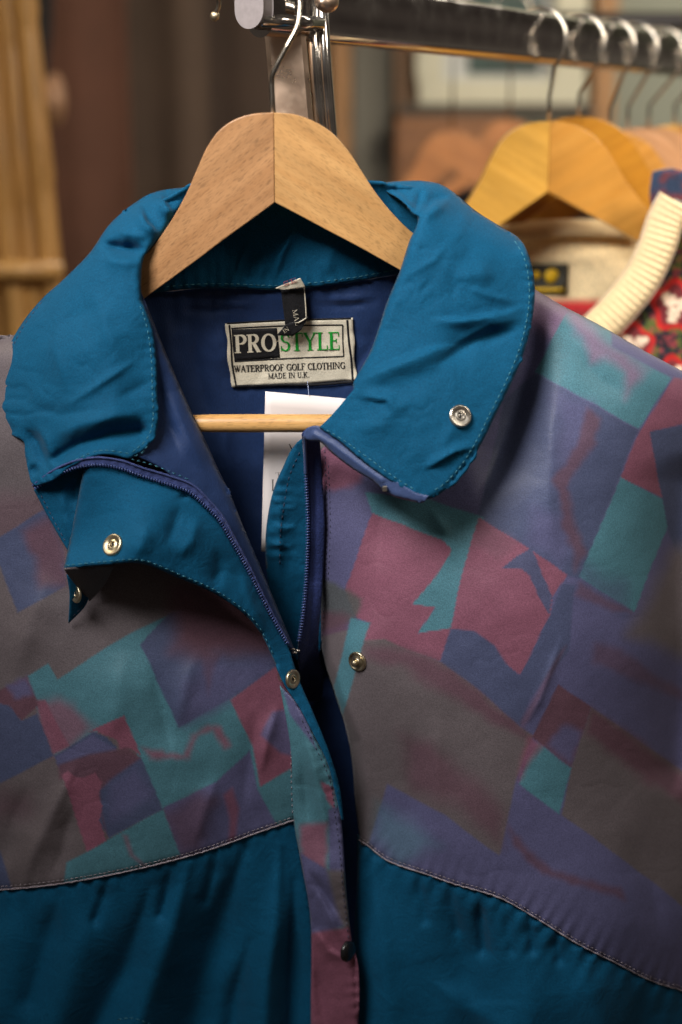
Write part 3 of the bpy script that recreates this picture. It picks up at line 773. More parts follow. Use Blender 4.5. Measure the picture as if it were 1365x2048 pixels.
stitches('placket_stitching', [(604, 1440), (634, 1500), (660, 1560), (672, 1640), (680, 1700), (686, 1776), (698, 1880)], plk, jacket, M['threaddark'], 7, 5, 1.1, 0.3)
stitches('placket_stitching', [(583, 1440), (583, 1560), (586, 1636)], body_L, jacket, M['threadgrey'], 7, 5, 1.0, 0.3)

# teal facing turned outwards at the neck
ctrl_F = [(75, 984, -14), (130, 1085, -22), (165, 945, -30), (193, 932, -34), (281, 953, -34), (378, 986, -30), (460, 1065, -24), (525, 1200, -16), (590, 1310, -9),
          (128, 1138, -44), (200, 1128, -54), (270, 1126, -56), (350, 1155, -48), (430, 1190, -38), (490, 1235, -29), (551, 1328, -19), (597, 1410, -21), (656, 1526, -25), (683, 1640, -22), (640, 1440, -20), (300, 1040, -48), (420, 1110, -36)]
flap = Sheet([(167, 940, 'c'), (193, 930), (237, 936), (281, 951), (334, 968), (378, 984), (409, 1010), (439, 1041), (462, 1079), (494, 1135), (525, 1197), (550, 1244), (575, 1288), (599, 1360), (630, 1432), (660, 1507), (680, 1575), (688, 1640, 'c'), (684, 1640, 'c'),
              (671, 1583), (656, 1526), (628, 1468), (597, 1410), (574, 1376), (551, 1328), (523, 1269), (490, 1230), (430, 1188), (350, 1153), (300, 1132), (270, 1126), (200, 1132), (128, 1138, 'c'), (140, 1080), (153, 1015)],
             ctrl_F, [('r', [(400, 1020), (385, 1080), (350, 1120)], 3, 16), ('r', [(365, 1000), (350, 1050), (330, 1100)], -3, 16), ('r', [(480, 1130), (500, 1200), (540, 1280)], 3, 14),
                      ('r', [(175, 1000), (158, 1060), (150, 1110)], 2, 12), ('r', [(270, 1126), (285, 1080), (300, 1040)], 4, 22), ('r', [(430, 1188), (440, 1130), (430, 1090)], -3, 16),
                      ('p', [(128, 1138), (270, 1126), (350, 1153), (490, 1230), (551, 1328), (628, 1468)], 0.35, 24, 12, 2),
                      ('r', [(365, 985), (372, 1000)], -3, 8)],
             rolls=[([(128, 1138), (200, 1132), (270, 1126), (300, 1132), (350, 1153), (430, 1188), (490, 1230), (523, 1269), (551, 1328)], 10, 4), ([(167, 940), (153, 1015), (140, 1080), (128, 1138)], 12, 5)], noise=(1.2, 120, 61), step=5, crease=1.0)
flap.build('facing', M['teal'], jacket, sp=6, thick=1.0)
stitches('facing_stitching', [(132, 1131), (200, 1124), (268, 1119), (300, 1124), (350, 1145), (430, 1180), (488, 1220), (520, 1256), (548, 1312)], flap, jacket, M['thread'], 8, 4.5, 0.9)
band = Sheet([(68, 980, 'c'), (110, 952), (190, 925, 'c'), (185, 1020), (170, 1150, 'c'), (132, 1095), (100, 1040)], [(68, 980, -14), (190, 925, -20), (110, 1050, -14), (170, 1150, -22)],
             [('r', [(120, 960), (130, 1040), (150, 1100)], 3, 14), ('r', [(150, 950), (155, 1020)], -4, 12)], noise=(1.0, 60, 71), step=5)
band.build('collar_band', M['teal'], jacket, sp=6, thick=1.0)
stitches('collar_band_stitching', [(82, 990), (108, 1040), (136, 1092)], band, jacket, M['threaddark'], 8, 4.5, 0.9)
tab = Sheet([(134, 1150, 'c'), (155, 1165), (178, 1198, 'c'), (169, 1215), (138, 1247, 'c'), (140, 1190)], [(134, 1150, -36), (178, 1198, -24), (138, 1247, -22), (150, 1190, -30)], noise=(0.5, 30, 81), step=4)
tab.build('placket_corner', M['teal'], jacket, sp=5, thick=1.0)
stitches('corner_stitching', [(172, 1200), (164, 1214), (142, 1237)], tab, jacket, M['threaddark'], 7, 4, 0.8)
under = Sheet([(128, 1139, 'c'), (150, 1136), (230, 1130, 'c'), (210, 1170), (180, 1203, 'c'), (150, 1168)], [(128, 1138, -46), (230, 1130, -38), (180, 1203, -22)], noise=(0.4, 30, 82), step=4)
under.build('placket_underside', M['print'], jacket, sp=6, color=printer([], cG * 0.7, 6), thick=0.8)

# navy inner facing beside the left collar
nav = Sheet([(283, 585, 'c'), (298, 620), (330, 700), (373, 800), (411, 880), (440, 945), (460, 985), (490, 1060), (512, 1110), (545, 1190), (590, 1300, 'c'), (575, 1288), (550, 1244), (525, 1197), (494, 1135), (462, 1079), (439, 1041), (409, 1010), (378, 984), (330, 940), (262, 905, 'c'), (290, 860), (295, 700)],
            [(284, 590, -8), (300, 640, -12), (370, 790, -8), (300, 860, -22), (330, 930, -28), (440, 950, -12), (440, 1040, -20), (520, 1130, -8), (580, 1290, -6)],
            [('r', [(330, 760), (370, 860), (420, 960)], 4, 20), ('r', [(310, 720), (330, 830), (370, 930)], -3, 12)],
            rolls=[([(298, 620), (330, 700), (373, 800), (411, 880), (440, 945), (490, 1060), (545, 1190), (590, 1300)], 14, 6)], noise=(0.8, 60, 91), step=5)
nav.build('inner_facing', M['navy'], jacket, sp=6, thick=0.9)
stitches('inner_facing_stitching', [(262, 918), (300, 928), (345, 945), (385, 962)], nav, jacket, M['thread'], 8, 5, 0.8)


def coil(name, path, dfun, parent, mat, spacing=5.6, half=3.2, r=1.35):
    p = catmull(path, 1.5, False)
    seg = np.linalg.norm(p[1:] - p[:-1], axis=1); cum = np.concatenate([[0], np.cumsum(seg)])
    s = np.arange(2, cum[-1] - 2, spacing)
    x = np.interp(s, cum, p[:, 0]); y = np.interp(s, cum, p[:, 1])
    x2 = np.interp(s + 1, cum, p[:, 0]); y2 = np.interp(s + 1, cum, p[:, 1])
    tx = x2 - x; ty = y2 - y; l = np.hypot(tx, ty) + 1e-9; nx, ny = -ty / l, tx / l
    d = dfun(x, y); mb = MB()
    for i in range(len(s)):
        q = [Wp(x[i] + nx[i] * k * half + tx[i] / l[i] * (k * 0.8), y[i] + ny[i] * k * half + ty[i] / l[i] * (k * 0.8), d[i] - 0.9 + 0.5 * k * k) for k in (-1, 0, 1)]
        rr = r * 0.275 / 1000
        mb.tube(q, [rr, rr * 1.15, rr], 6)
    return mb.build(name, mat, parent)


ZL = [(70, 978), (105, 956), (149, 937), (193, 930), (237, 936), (281, 951), (334, 968), (378, 984), (409, 1010), (439, 1041), (462, 1079), (494, 1135), (525, 1197), (550, 1244), (575, 1288)]
up = []
zp = np.array(ZL, float)
for i in range(len(zp)):
    t = zp[min(i + 1, len(zp) - 1)] - zp[max(i - 1, 0)]; t /= np.linalg.norm(t)
    wd = [8, 12, 14, 15, 16, 16, 17, 16, 13, 10, 8, 6, 5, 4, 3][i]
    up.append((zp[i][0] + t[1] * wd, zp[i][1] - t[0] * wd))
ctrl_ZL = [(a, b, c - 2.5) for a, b, c in ctrl_F[:10]]
zl = Sheet([ZL[0] + ('c',)] + ZL[1:-1] + [ZL[-1] + ('c',)] + [tuple(u) for u in up[::-1]], ctrl_ZL, [('p', ZL, 0.3, 19, 14, 5)], noise=(0.4, 40, 15), step=4)
zt = zl.build('zip_tape', M['tape'], jacket, sp=5, thick=0.8)
coil('zip_coil', ZL, zl.depth, zt, M['teeth'])
mbz = MB(); px_tube(mbz, up, 2.2, lambda x, y: zl.depth(x, y) - 0.4, 5, 6)
mbz.build('zip_tape_edge', M['tape'], zt)

# right-hand zip: it turns the corner under the collar
ctrl_ZR = [(609, 872, -16), (640, 900, -3), (616, 1041, 1), (648, 1050, 3), (612, 1151, 3), (642, 1180, 6), (600, 1276, 6), (632, 1290, 18), (600, 1400, 42)]
ZR = [(610, 872), (611, 905), (612, 947), (616, 1041), (613, 1151), (606, 1230), (598, 1285)]
zr = Sheet([(605, 870, 'c'), (612, 862), (640, 878, 'c'), (645, 950), (650, 1050), (645, 1180), (638, 1300), (648, 1345, 'c'), (640, 1400), (600, 1400, 'c'), (598, 1285), (606, 1230), (613, 1151), (616, 1041), (612, 947)], ctrl_ZR,
           [('r', [(628, 900), (632, 1050), (628, 1180), (618, 1300)], -1.6, 5, 0.05)], noise=(0.3, 40, 17), step=4)
zrt = zr.build('zip_tape', M['tapedark'], jacket, sp=4.5, thick=0.8)
coil('zip_coil', ZR[1:], zr.depth, zrt, M['teeth'], 5.6, 3.9, 1.4)
mbz = MB(); px_tube(mbz, ZR[:3], 3.2, lambda x, y: zr.depth(x, y) - 0.9, 6, 8); mbz.build('zip_cord', M['piping'], zrt)
stitches('zip_stitching', [(650, 900), (655, 1050), (650, 1180), (643, 1300)], body_R, jacket, M['threaddark'], 7, 5, 1.0, 0.3)
stitches('zip_stitching', [(657, 930), (661, 1050), (656, 1170)], body_R, jacket, M['threaddark'], 7, 5, 0.8, 0.3)
mbz = MB()
for q in ((586, 1297), (596, 1300), (590, 1304)):
    mbz.tube([Wp(q[0] - 5, q[1], -2), Wp(q[0] + 4, q[1] + 2, -3)], 0.0007, 8)
mbz.build('zip_stop', M['steel'], jacket)

# inner facing on the right
inn = Sheet([(612, 872, 'c'), (587, 894), (566, 935), (550, 972), (537, 1026), (531, 1088), (533, 1135), (547, 1229), (570, 1300, 'c'), (620, 1345, 'c'), (640, 1300), (640, 900, 'c')],
            [(606, 879, 0), (550, 972, 12), (531, 1088, 18), (580, 1290, 36), (550, 1200, 30), (640, 1041, 14), (640, 1200, 24), (640, 1400, 36)],
            [('r', [(566, 960), (558, 1060), (560, 1180)], 2.2, 9), ('s', [(540, 1010), (575, 1015), (600, 1010)], 1.5, 6), ('s', [(538, 1045), (570, 1055), (596, 1050)], 2, 7), ('s', [(535, 1090), (560, 1088), (590, 1095)], 1.5, 6),
             ('p', [(560, 960), (552, 1040), (552, 1120)], 1.0, 26, 20, 12)],
            rolls=[([(587, 894), (566, 935), (550, 972), (537, 1026), (531, 1088), (533, 1135)], 9, 4)], noise=(1.0, 50, 19), step=4)
inn.build('inner_facing', M['teal'], jacket, sp=5, thick=0.9, label='dark teal inner facing under the zip')
stitches('inner_facing_stitching', [(600, 905), (580, 950), (570, 1000), (562, 1060), (560, 1130)], inn, jacket, M['threaddark'], 8, 5, 0.8)

# lining across the back and the collar stand above it
NECK = [(285, 592), (330, 583), (400, 577), (470, 577), (550, 580), (620, 575), (700, 565), (800, 548), (860, 540)]
ctrl_N = [(300, 580, 27), (550, 580, 30), (800, 555, 27), (450, 700, 40), (700, 700, 38), (300, 800, 30), (450, 900, 48), (620, 900, 46), (500, 1200, 50), (700, 1400, 50), (700, 1900, 54), (540, 2400, 54), (830, 2400, 54), (860, 900, 34), (240, 900, 25)]
lin_ = Sheet([(235, 570, 'c')] + NECK[1:-1] + [(880, 530, 'c'), (880, 1000), (860, 1500), (840, 2480, 'c'), (500, 2480, 'c'), (480, 1500), (300, 1100), (235, 900)], ctrl_N,
             [('p', NECK, 0.5, 40, 60, 21), ('r', [(330, 620), (340, 700), (360, 780)], 3, 24), ('r', [(380, 640), (395, 740), (430, 880)], -3.5, 18), ('r', [(430, 640), (450, 760)], 2.5, 22),
              ('r', [(430, 612), (470, 608), (520, 606)], 1.6, 5), ('r', [(640, 600), (700, 598), (760, 590)], 1.6, 6), ('r', [(660, 800), (740, 700), (780, 600)], -2, 18), ('r', [(350, 620), (420, 622), (500, 612)], -1.8, 7), ('r', [(620, 610), (700, 612), (770, 600)], -1.6, 6), ('r', [(460, 790), (450, 900), (480, 1010)], 3, 16), ('r', [(400, 900), (440, 1000), (500, 1100)], -4, 18)], noise=(1.6, 90, 25), step=6)
lin_.build('lining', M['navy'], jacket, sp=7, thick=0.8)
ctrl_S = [(300, 590, 24), (550, 580, 26), (800, 550, 24), (380, 372, 20), (550, 365, 22), (830, 375, 20), (420, 480, 20), (700, 470, 20)]
stand = Sheet([(270, 590, 'c')] + NECK[1:-1] + [(860, 540, 'c'), (870, 450), (840, 380), (760, 366), (600, 358), (460, 358), (380, 371), (330, 400), (290, 470)], ctrl_S,
              [('s', [(545, 562), (560, 510), (590, 455)], 3.2, 10), ('r', [(520, 560), (530, 520)], 1.5, 6), ('r', [(495, 565), (500, 535)], -1.4, 5), ('p', NECK, 0.7, 24, 26, 33),
               ('s', [(470, 560), (480, 520), (500, 480)], 1.6, 9), ('r', [(650, 560), (660, 510), (690, 470)], 1.8, 14)],
              rolls=[([(290, 470), (330, 400), (380, 371), (460, 358), (600, 358), (760, 366), (840, 380)], 40, -6), (NECK, 5, 2)], noise=(1.2, 70, 27), step=5)
stand.build('collar_stand', M['teal'], jacket, sp=5.5, thick=1.2)
stitches('collar_stand_stitching', [(p[0], p[1] - 9) for p in NECK[1:]], stand, jacket, M['thread'], 8.5, 4.5, 0.95)

# left half of the collar, laid open
LC_OUT = [(380, 373, 'c'), (310, 384), (272, 404), (220, 448), (180, 505), (130, 556), (84, 598), (42, 650), (10, 712), (-7, 768), (-8, 818), (16, 864), (48, 884), (50, 905), (58, 945), (66, 968), (100, 962), (145, 930), (200, 908), (262, 917, 'c'), (300, 888), (315, 855), (315, 780), (312, 705), (302, 645), (285, 600), (283, 555), (290, 512), (322, 474), (348, 436), (372, 400)]
left_collar = Sheet(LC_OUT,
    [(380, 373, 20), (290, 400, 14), (345, 440, 8), (290, 505, -8), (288, 560, -13), (220, 480, 0), (130, 560, 6), (60, 640, 10), (8, 770, 8), (0, 820, 4), (60, 900, -10), (70, 965, -18),
     (150, 700, -20), (200, 830, -32), (250, 620, -18), (300, 700, -18), (312, 850, -28), (262, 915, -36), (180, 915, -38), (110, 800, -18)],
    [('s', [(272, 402), (292, 445), (325, 478)], 9, 20), ('s', [(318, 383), (332, 412), (352, 436)], 8, 18), ('r', [(195, 486), (245, 496), (300, 500)], -13, 13), ('r', [(225, 462), (255, 466), (300, 478)], 4, 14), ('r', [(200, 520), (250, 522), (285, 530)], 4, 16),
     ('r', [(95, 925), (154, 890), (220, 868), (305, 858)], -9, 15, 0.12), ('r', [(100, 880), (160, 850), (230, 832), (305, 825)], 5, 22), ('r', [(45, 850), (75, 885), (100, 950)], -7, 13), ('r', [(75, 845), (100, 900), (130, 930)], 4, 12), ('r', [(60, 930), (80, 950)], -4, 9),
     ('r', [(118, 821), (200, 768), (286, 711)], 2.6, 9), ('r', [(140, 800), (110, 700), (125, 590)], 3.0, 18), ('r', [(60, 700), (140, 640), (230, 600)], -2.2, 22), ('r', [(180, 560), (210, 650), (250, 740)], 2.4, 20), ('r', [(230, 800), (290, 770), (312, 760)], -2.2, 14), ('r', [(40, 800), (120, 830), (220, 815)], -1.8, 12),
     ('p', [(302, 645), (312, 705), (315, 780), (315, 855), (300, 888)], 0.5, 22, 18, 7), ('p', [(66, 968), (145, 930), (200, 908)], 0.5, 20, 14, 9)],
    rolls=[([(380, 373), (310, 384), (272, 404), (220, 448), (180, 505), (130, 556), (84, 598)], 46, 16), ([(84, 598), (42, 650), (10, 712), (-7, 768), (-8, 818), (16, 864)], 26, 8), ([(372, 400), (348, 436), (322, 474), (290, 512), (283, 555), (285, 600)], 14, 6),
           ([(285, 600), (302, 645), (312, 705), (315, 780), (315, 855), (300, 888), (262, 917)], 6, 1.6)], noise=(2.0, 150, 35), step=5, crease=1.2)
left_collar.build('collar_leaf', M['teal'], jacket, sp=5, thick=1.6)
stitches('collar_stitching', [(281, 612), (292, 645), (302, 705), (305, 780), (305, 850), (292, 880), (262, 906)], left_collar, jacket, M['thread'], 8, 4.5, 0.95)
stitches('collar_stitching', [(84, 604), (48, 652), (18, 712), (2, 768), (1, 812)], left_collar, jacket, M['threaddark'], 7, 5, 1.1)
stitches('collar_stitching', [(150, 920), (200, 901), (262, 908)], left_collar, jacket, M['thread'], 8, 5, 0.8)
stitches('collar_stitching', [(270, 912), (285, 905), (302, 880)], left_collar, jacket, M['thread'], 8, 5, 0.8)

# right half of the collar
RC_OUT = [(750, 367, 'c'), (800, 362), (850, 362), (885, 370), (915, 390), (950, 420), (1000, 452), (1040, 478), (1058, 510), (1069, 560), (1069, 610), (1053, 690), (1022, 770), (992, 830), (962, 890), (922, 950), (888, 983), (862, 997), (838, 996), (790, 968), (720, 918), (680, 884), (638, 856, 'c'), (664, 830), (700, 788), (708, 778), (706, 770), (742, 700), (776, 600), (800, 542), (818, 485), (836, 436), (812, 408), (780, 385)]
right_collar = Sheet(RC_OUT,
    [(750, 367, 20), (870, 366, 16), (830, 436, -8), (800, 400, 8), (800, 540, -16), (740, 700, -22), (700, 790, -26), (640, 858, -26), (720, 915, -36), (850, 992, -44), (960, 890, -40), (1060, 650, -16), (1068, 560, -8), (1000, 455, 2), (920, 400, 10), (900, 560, -20), (850, 800, -38), (950, 720, -28)],
    [('s', [(905, 392), (868, 402), (842, 436)], -7, 16), ('r', [(905, 400), (860, 425), (845, 450)], 4, 14), ('r', [(846, 375), (838, 400), (828, 430)], -5, 8), ('s', [(770, 372), (800, 390), (835, 425)], 4, 12),
     ('s', [(690, 782), (753, 745), (870, 700), (930, 690)], 6, 26), ('s', [(850, 640), (930, 640), (1010, 628), (1060, 610)], 5, 16), ('r', [(860, 740), (950, 680), (1050, 655)], -6, 20), ('r', [(900, 690), (980, 650), (1055, 635)], 3, 12),
     ('s', [(790, 830), (775, 800), (710, 792)], 3.5, 16), ('s', [(960, 890), (910, 905), (840, 945)], 4, 12), ('r', [(1000, 560), (960, 545), (900, 560)], 3, 26), ('r', [(940, 400), (900, 520), (870, 600)], 2, 26),
     ('s', [(930, 570), (985, 590), (1040, 605)], 2.5, 12), ('r', [(800, 560), (870, 520), (910, 470)], 1.5, 10), ('r', [(700, 860), (760, 850), (830, 790)], 3, 26), ('r', [(940, 800), (900, 870), (860, 930)], 2, 20),
     ('p', [(1058, 510), (1069, 610), (1022, 770), (962, 890), (888, 983)], 0.5, 24, 14, 15), ('p', [(838, 996), (720, 918), (638, 856)], 0.4, 22, 12, 17)],
    rolls=[([(750, 367), (800, 362), (850, 362), (885, 370), (915, 390), (950, 420), (1000, 452), (1040, 478)], 44, 14), ([(1040, 478), (1058, 510), (1069, 560), (1069, 610), (1053, 690), (1022, 770), (962, 890), (888, 983), (862, 997)], 10, 3.5),
           ([(836, 436), (818, 485), (800, 542), (776, 600), (742, 700), (706, 770)], 18, 8), ([(838, 996), (790, 968), (720, 918), (680, 884), (638, 856)], 5, 1.5)], noise=(2.0, 140, 47), step=5, crease=1.1)
right_collar.build('collar_leaf', M['teal'], jacket, sp=5, thick=1.6)
stitches('collar_stitching', [(1030, 482), (1048, 514), (1058, 562), (1058, 610), (1043, 686), (1012, 764), (982, 824), (952, 884), (914, 942), (880, 974), (858, 985)], right_collar, jacket, M['thread'], 8, 4.5, 0.95)
stitches('collar_stitching', [(654, 860), (690, 882), (726, 908), (792, 956), (838, 984)], right_collar, jacket, M['thread'], 8, 4.5, 0.95)

# slate piping strip (the zip's cover) below the right collar
PIPE = [(612, 872), (616, 862), (634, 860), (668, 882), (712, 914), (760, 950), (800, 978), (834, 1000), (846, 1003)]
pip = Sheet([(606, 874, 'c'), (612, 858), (634, 852), (670, 872), (714, 904), (762, 940), (802, 968), (838, 988), (858, 992, 'c'), (846, 1006), (826, 1003), (808, 999), (788, 993), (768, 982), (745, 962), (706, 938), (664, 906), (640, 884), (618, 882, 'c')],
            [(609, 872, -20), (634, 860, -23), (712, 914, -32), (800, 978, -42), (855, 1000, -46)], [('r', [(620, 864), (664, 888), (712, 924), (772, 966)], 1.8, 5, 0.05)],
            rolls=[([(846, 1006), (826, 1003), (808, 999), (788, 993), (768, 982), (745, 962), (706, 938), (664, 906), (640, 884), (618, 882)], 6, 2.5)], noise=(0.5, 40, 55), step=4)
pip.build('zip_cover', M['piping'], jacket, sp=4.5, thick=1.2)
mbz = MB(); mbz.box((-.0013, -.001, -.0016), (.0013, .001, .0016))
c = Wp(770, 977, -41.5)
mbz.v = [tuple(Vector(p) + c) for p in mbz.v]
o = mbz.build('zip_end_stop', M['steel'], jacket, smooth=False)
bv = o.modifiers.new('bevel', 'BEVEL'); bv.width = 0.0005; bv.segments = 2

# back of the jacket, seen only past the shoulders
back = Sheet([(1040, 575, 'c'), (1365, 752), (1640, 900, 'c'), (1640, 2500, 'c'), (-300, 2500, 'c'), (-300, 800, 'c'), (0, 700), (270, 600), (550, 600), (820, 570)],
             [(1040, 575, 45), (1640, 900, 150), (1640, 2500, 110), (-300, 2500, 90), (-300, 800, 90), (0, 700, 52), (550, 600, 62), (550, 1200, 70), (550, 2000, 66), (1100, 1200, 70), (820, 600, 60), (300, 900, 68), (800, 900, 68)], noise=(2, 200, 65), step=24)
back.build('back_panel', M['print'], jacket, sp=26, color=printer([], cG, 7), thick=0.8)


# snaps
def snap(sheet, x, y, kind, mat, r=6.2, lift=0.2, normal=None):
    n = normal or sheet.normal(x, y)
    p = sheet.point(x, y, lift)
    mb = MB(); k = r / 1000
    if kind == 'socket':
        mb.lathe([(k, -k * .1), (k, k * .08), (k * .95, k * .16), (k * .84, k * .19), (k * .72, k * .12), (k * .62, k * .13), (k * .55, k * .07), (k * .44, k * .09), (k * .34, k * .16), (k * .28, k * .15), (k * .22, -k * .05), (k * .2, -k * .3)], p, n, 40)
    elif kind == 'stud':
        mb.lathe([(k, -k * .1), (k, k * .06), (k * .93, k * .15), (k * .82, k * .12), (k * .72, k * .04), (k * .62, k * .05), (k * .5, k * .12), (k * .36, k * .14), (k * .3, k * .2), (k * .27, k * .5), (k * .31, k * .62), (k * .3, k * .74), (k * .2, k * .82), (0, k * .84)], p, n, 40)
    else:
        mb.lathe([(k, -k * .1), (k, k * .1), (k * .94, k * .22), (k * .7, k * .34), (k * .35, k * .4), (0, k * .41)], p, n, 40)
    o = mb.build('snap_fastener', mat, jacket)
    o.visible_shadow = True
    if kind == 'socket':
        h = MB(); h.lathe([(k * .21, -k * .04), (0, -k * .05)], p, n, 24); h.build('snap_hole', M['ink'], o)
        s = MB()
        for q in (-1, 1):
            a = Vector(p) + n * k * .03 + Vector((q * k * .12, 0, 0))
            s.tube([a + Vector((0, 0, -k * .17)), a + Vector((0, 0, k * .17))], k * .03, 6)
        s.build('snap_spring', mat, o)
    return o


snap(right_collar, 921, 832, 'socket', M['steel'], 6.1, 0.5).data
snap(flap, 226, 1090, 'socket', M['brass'], 6.2, 0.5)
snap(tab, 153, 1188, 'socket', M['brass'], 5.0, 0.8, Vector((-0.75, -0.6, 0.1)))
snap(body_R, 715, 1323, 'stud', M['brass'], 5.8, 0.5)
snap(flap, 586, 1358, 'socket', M['brass'], 5.6, 1.2, Vector((0.78, -0.62, 0.15)))
snap(plk, 563, 1352, 'cap', M['steel'], 3.6, 0.5, Vector((-0.85, -0.5, 0.1)))
snap(plk, 696, 1902, 'cap', M['blackmetal'], 6.4, 1.6, Vector((0.78, -0.6, 0.1)))

# ------------------------------------------------------------------ lettering: a small serif alphabet made of strokes
def S_(x0, y0, x1, y1, w): return ('l', x0, y0, x1, y1, w)
def A_(cx, cy, rx, ry, a0, a1, w0, w1): return ('a', cx, cy, rx, ry, a0, a1, w0, w1)
TK, TN, SF = .17, .065, .05
def ser(x, y, w=.34): return S_(x - w / 2, y, x + w / 2, y, SF)
GL = {
 'P': (.66, [S_(.17, 0, .17, 1, TK), ser(.17, .025), S_(0, .975, .34, .975, SF), A_(.34, .74, .25, .235, -90, 90, TN, TK), S_(.17, .975, .35, .975, TN), S_(.17, .505, .35, .505, TN)]),
 'R': (.76, [S_(.17, 0, .17, 1, TK), ser(.17, .025), S_(0, .975, .34, .975, SF), A_(.34, .75, .23, .225, -90, 90, TN, TK), S_(.17, .975, .35, .975, TN), S_(.17, .525, .35, .525, TN), S_(.36, .52, .62, .02, TK), S_(.55, .025, .76, .025, SF)]),
 'O': (.82, [A_(.41, .5, .32, .46, 0, 360, TN, TK)]),
 'S': (.6, [A_(.3, .74, .2, .22, 30, 270, TN, TK * .8), A_(.3, .27, .22, .24, -150, 90, TN, TK * .8), S_(.5, .98, .5, .74, SF), S_(.07, .02, .07, .3, SF)]),
 'T': (.7, [S_(.35, 0, .35, .96, TK), ser(.35, .025, .34), S_(.02, .965, .68, .965, TN), S_(.03, .98, .03, .76, SF), S_(.67, .98, .67, .76, SF)]),
 'Y': (.76, [S_(.38, 0, .38, .48, TK), ser(.38, .025), S_(.1, .97, .38, .46, TK * .9), S_(.66, .97, .38, .46, TN), ser(.12, .975, .26), ser(.66, .975, .24)]),
 'L': (.64, [S_(.17, 0, .17, 1, TK), ser(.17, .975), S_(0, .03, .6, .03, TN), S_(.59, .02, .59, .27, SF)]),
 'E': (.68, [S_(.17, 0, .17, 1, TK), S_(0, .97, .6, .97, TN), S_(0, .03, .62, .03, TN), S_(.17, .52, .46, .52, TN), S_(.59, .98, .59, .76, SF), S_(.61, .02, .61, .26, SF), S_(.45, .4, .45, .63, SF)]),
 'F': (.62, [S_(.17, 0, .17, 1, TK), ser(.17, .025), S_(0, .97, .58, .97, TN), S_(.17, .52, .44, .52, TN), S_(.57, .98, .57, .74, SF), S_(.43, .4, .43, .63, SF)]),
 'W': (1.04, [S_(.12, .97, .33, .02, TK * .85), S_(.33, .02, .52, .9, TN), S_(.5, .97, .71, .02, TK * .85), S_(.71, .02, .93, .97, TN), ser(.1, .975, .24), ser(.94, .975, .22), ser(.5, .975, .2)]),
 'A': (.8, [S_(.08, .02, .38, .98, TN), S_(.38, .98, .66, .02, TK), S_(.18, .36, .54, .36, TN), ser(.09, .025, .2), ser(.67, .025, .26)]),
 'G': (.8, [A_(.42, .5, .33, .46, 40, 330, TN, TK), S_(.67, .04, .67, .42, TK * .8), ser(.64, .43, .28), S_(.68, .98, .68, .7, SF)]),
 'C': (.74, [A_(.42, .5, .33, .46, 42, 318, TN, TK), S_(.67, .98, .67, .7, SF)]),
 'H': (.86, [S_(.17, 0, .17, 1, TK), S_(.67, 0, .67, 1, TK), S_(.17, .5, .67, .5, TN), ser(.17, .025, .3), ser(.67, .025, .3), ser(.17, .975, .3), ser(.67, .975, .3)]),
 'I': (.36, [S_(.18, 0, .18, 1, TK), ser(.18, .025, .32), ser(.18, .975, .32)]),
 'N': (.84, [S_(.13, 0, .13, .97, TN), S_(.13, .97, .68, .02, TK), S_(.68, .02, .68, 1, TN), ser(.13, .025, .26), ser(.1, .975, .22), ser(.68, .975, .26)]),
 'M': (1.0, [S_(.12, 0, .14, .97, TN), S_(.14, .97, .48, .05, TK * .9), S_(.48, .05, .82, .97, TN), S_(.84, 0, .82, .97, TK), ser(.12, .025, .24), ser(.84, .025, .3), ser(.08, .975, .2), ser(.86, .975, .24)]),
 'D': (.8, [S_(.17, 0, .17, 1, TK), A_(.3, .5, .38, .47, -90, 90, TN, TK), S_(0, .97, .32, .97, TN), S_(0, .03, .32, .03, TN)]),
 'U': (.8, [S_(.17, .3, .17, 1, TK), A_(.4, .3, .23, .27, 180, 360, TN, TK * .9), S_(.63, .3, .63, 1, TN), ser(.17, .975, .3), ser(.63, .975, .24)]),
 'K': (.82, [S_(.17, 0, .17, 1, TK), ser(.17, .025), ser(.17, .975), S_(.2, .42, .62, .96, TN), S_(.34, .6, .66, .02, TK), ser(.68, .025, .26), ser(.62, .975, .24)]),
 '.': (.26, [S_(.06, .06, .2, .06, .13)]),
 ' ': (.36, []),
 'e': (.6, [A_(.3, .32, .24, .3, 20, 340, .1, .1), S_(.08, .34, .52, .34, .09)]),
}


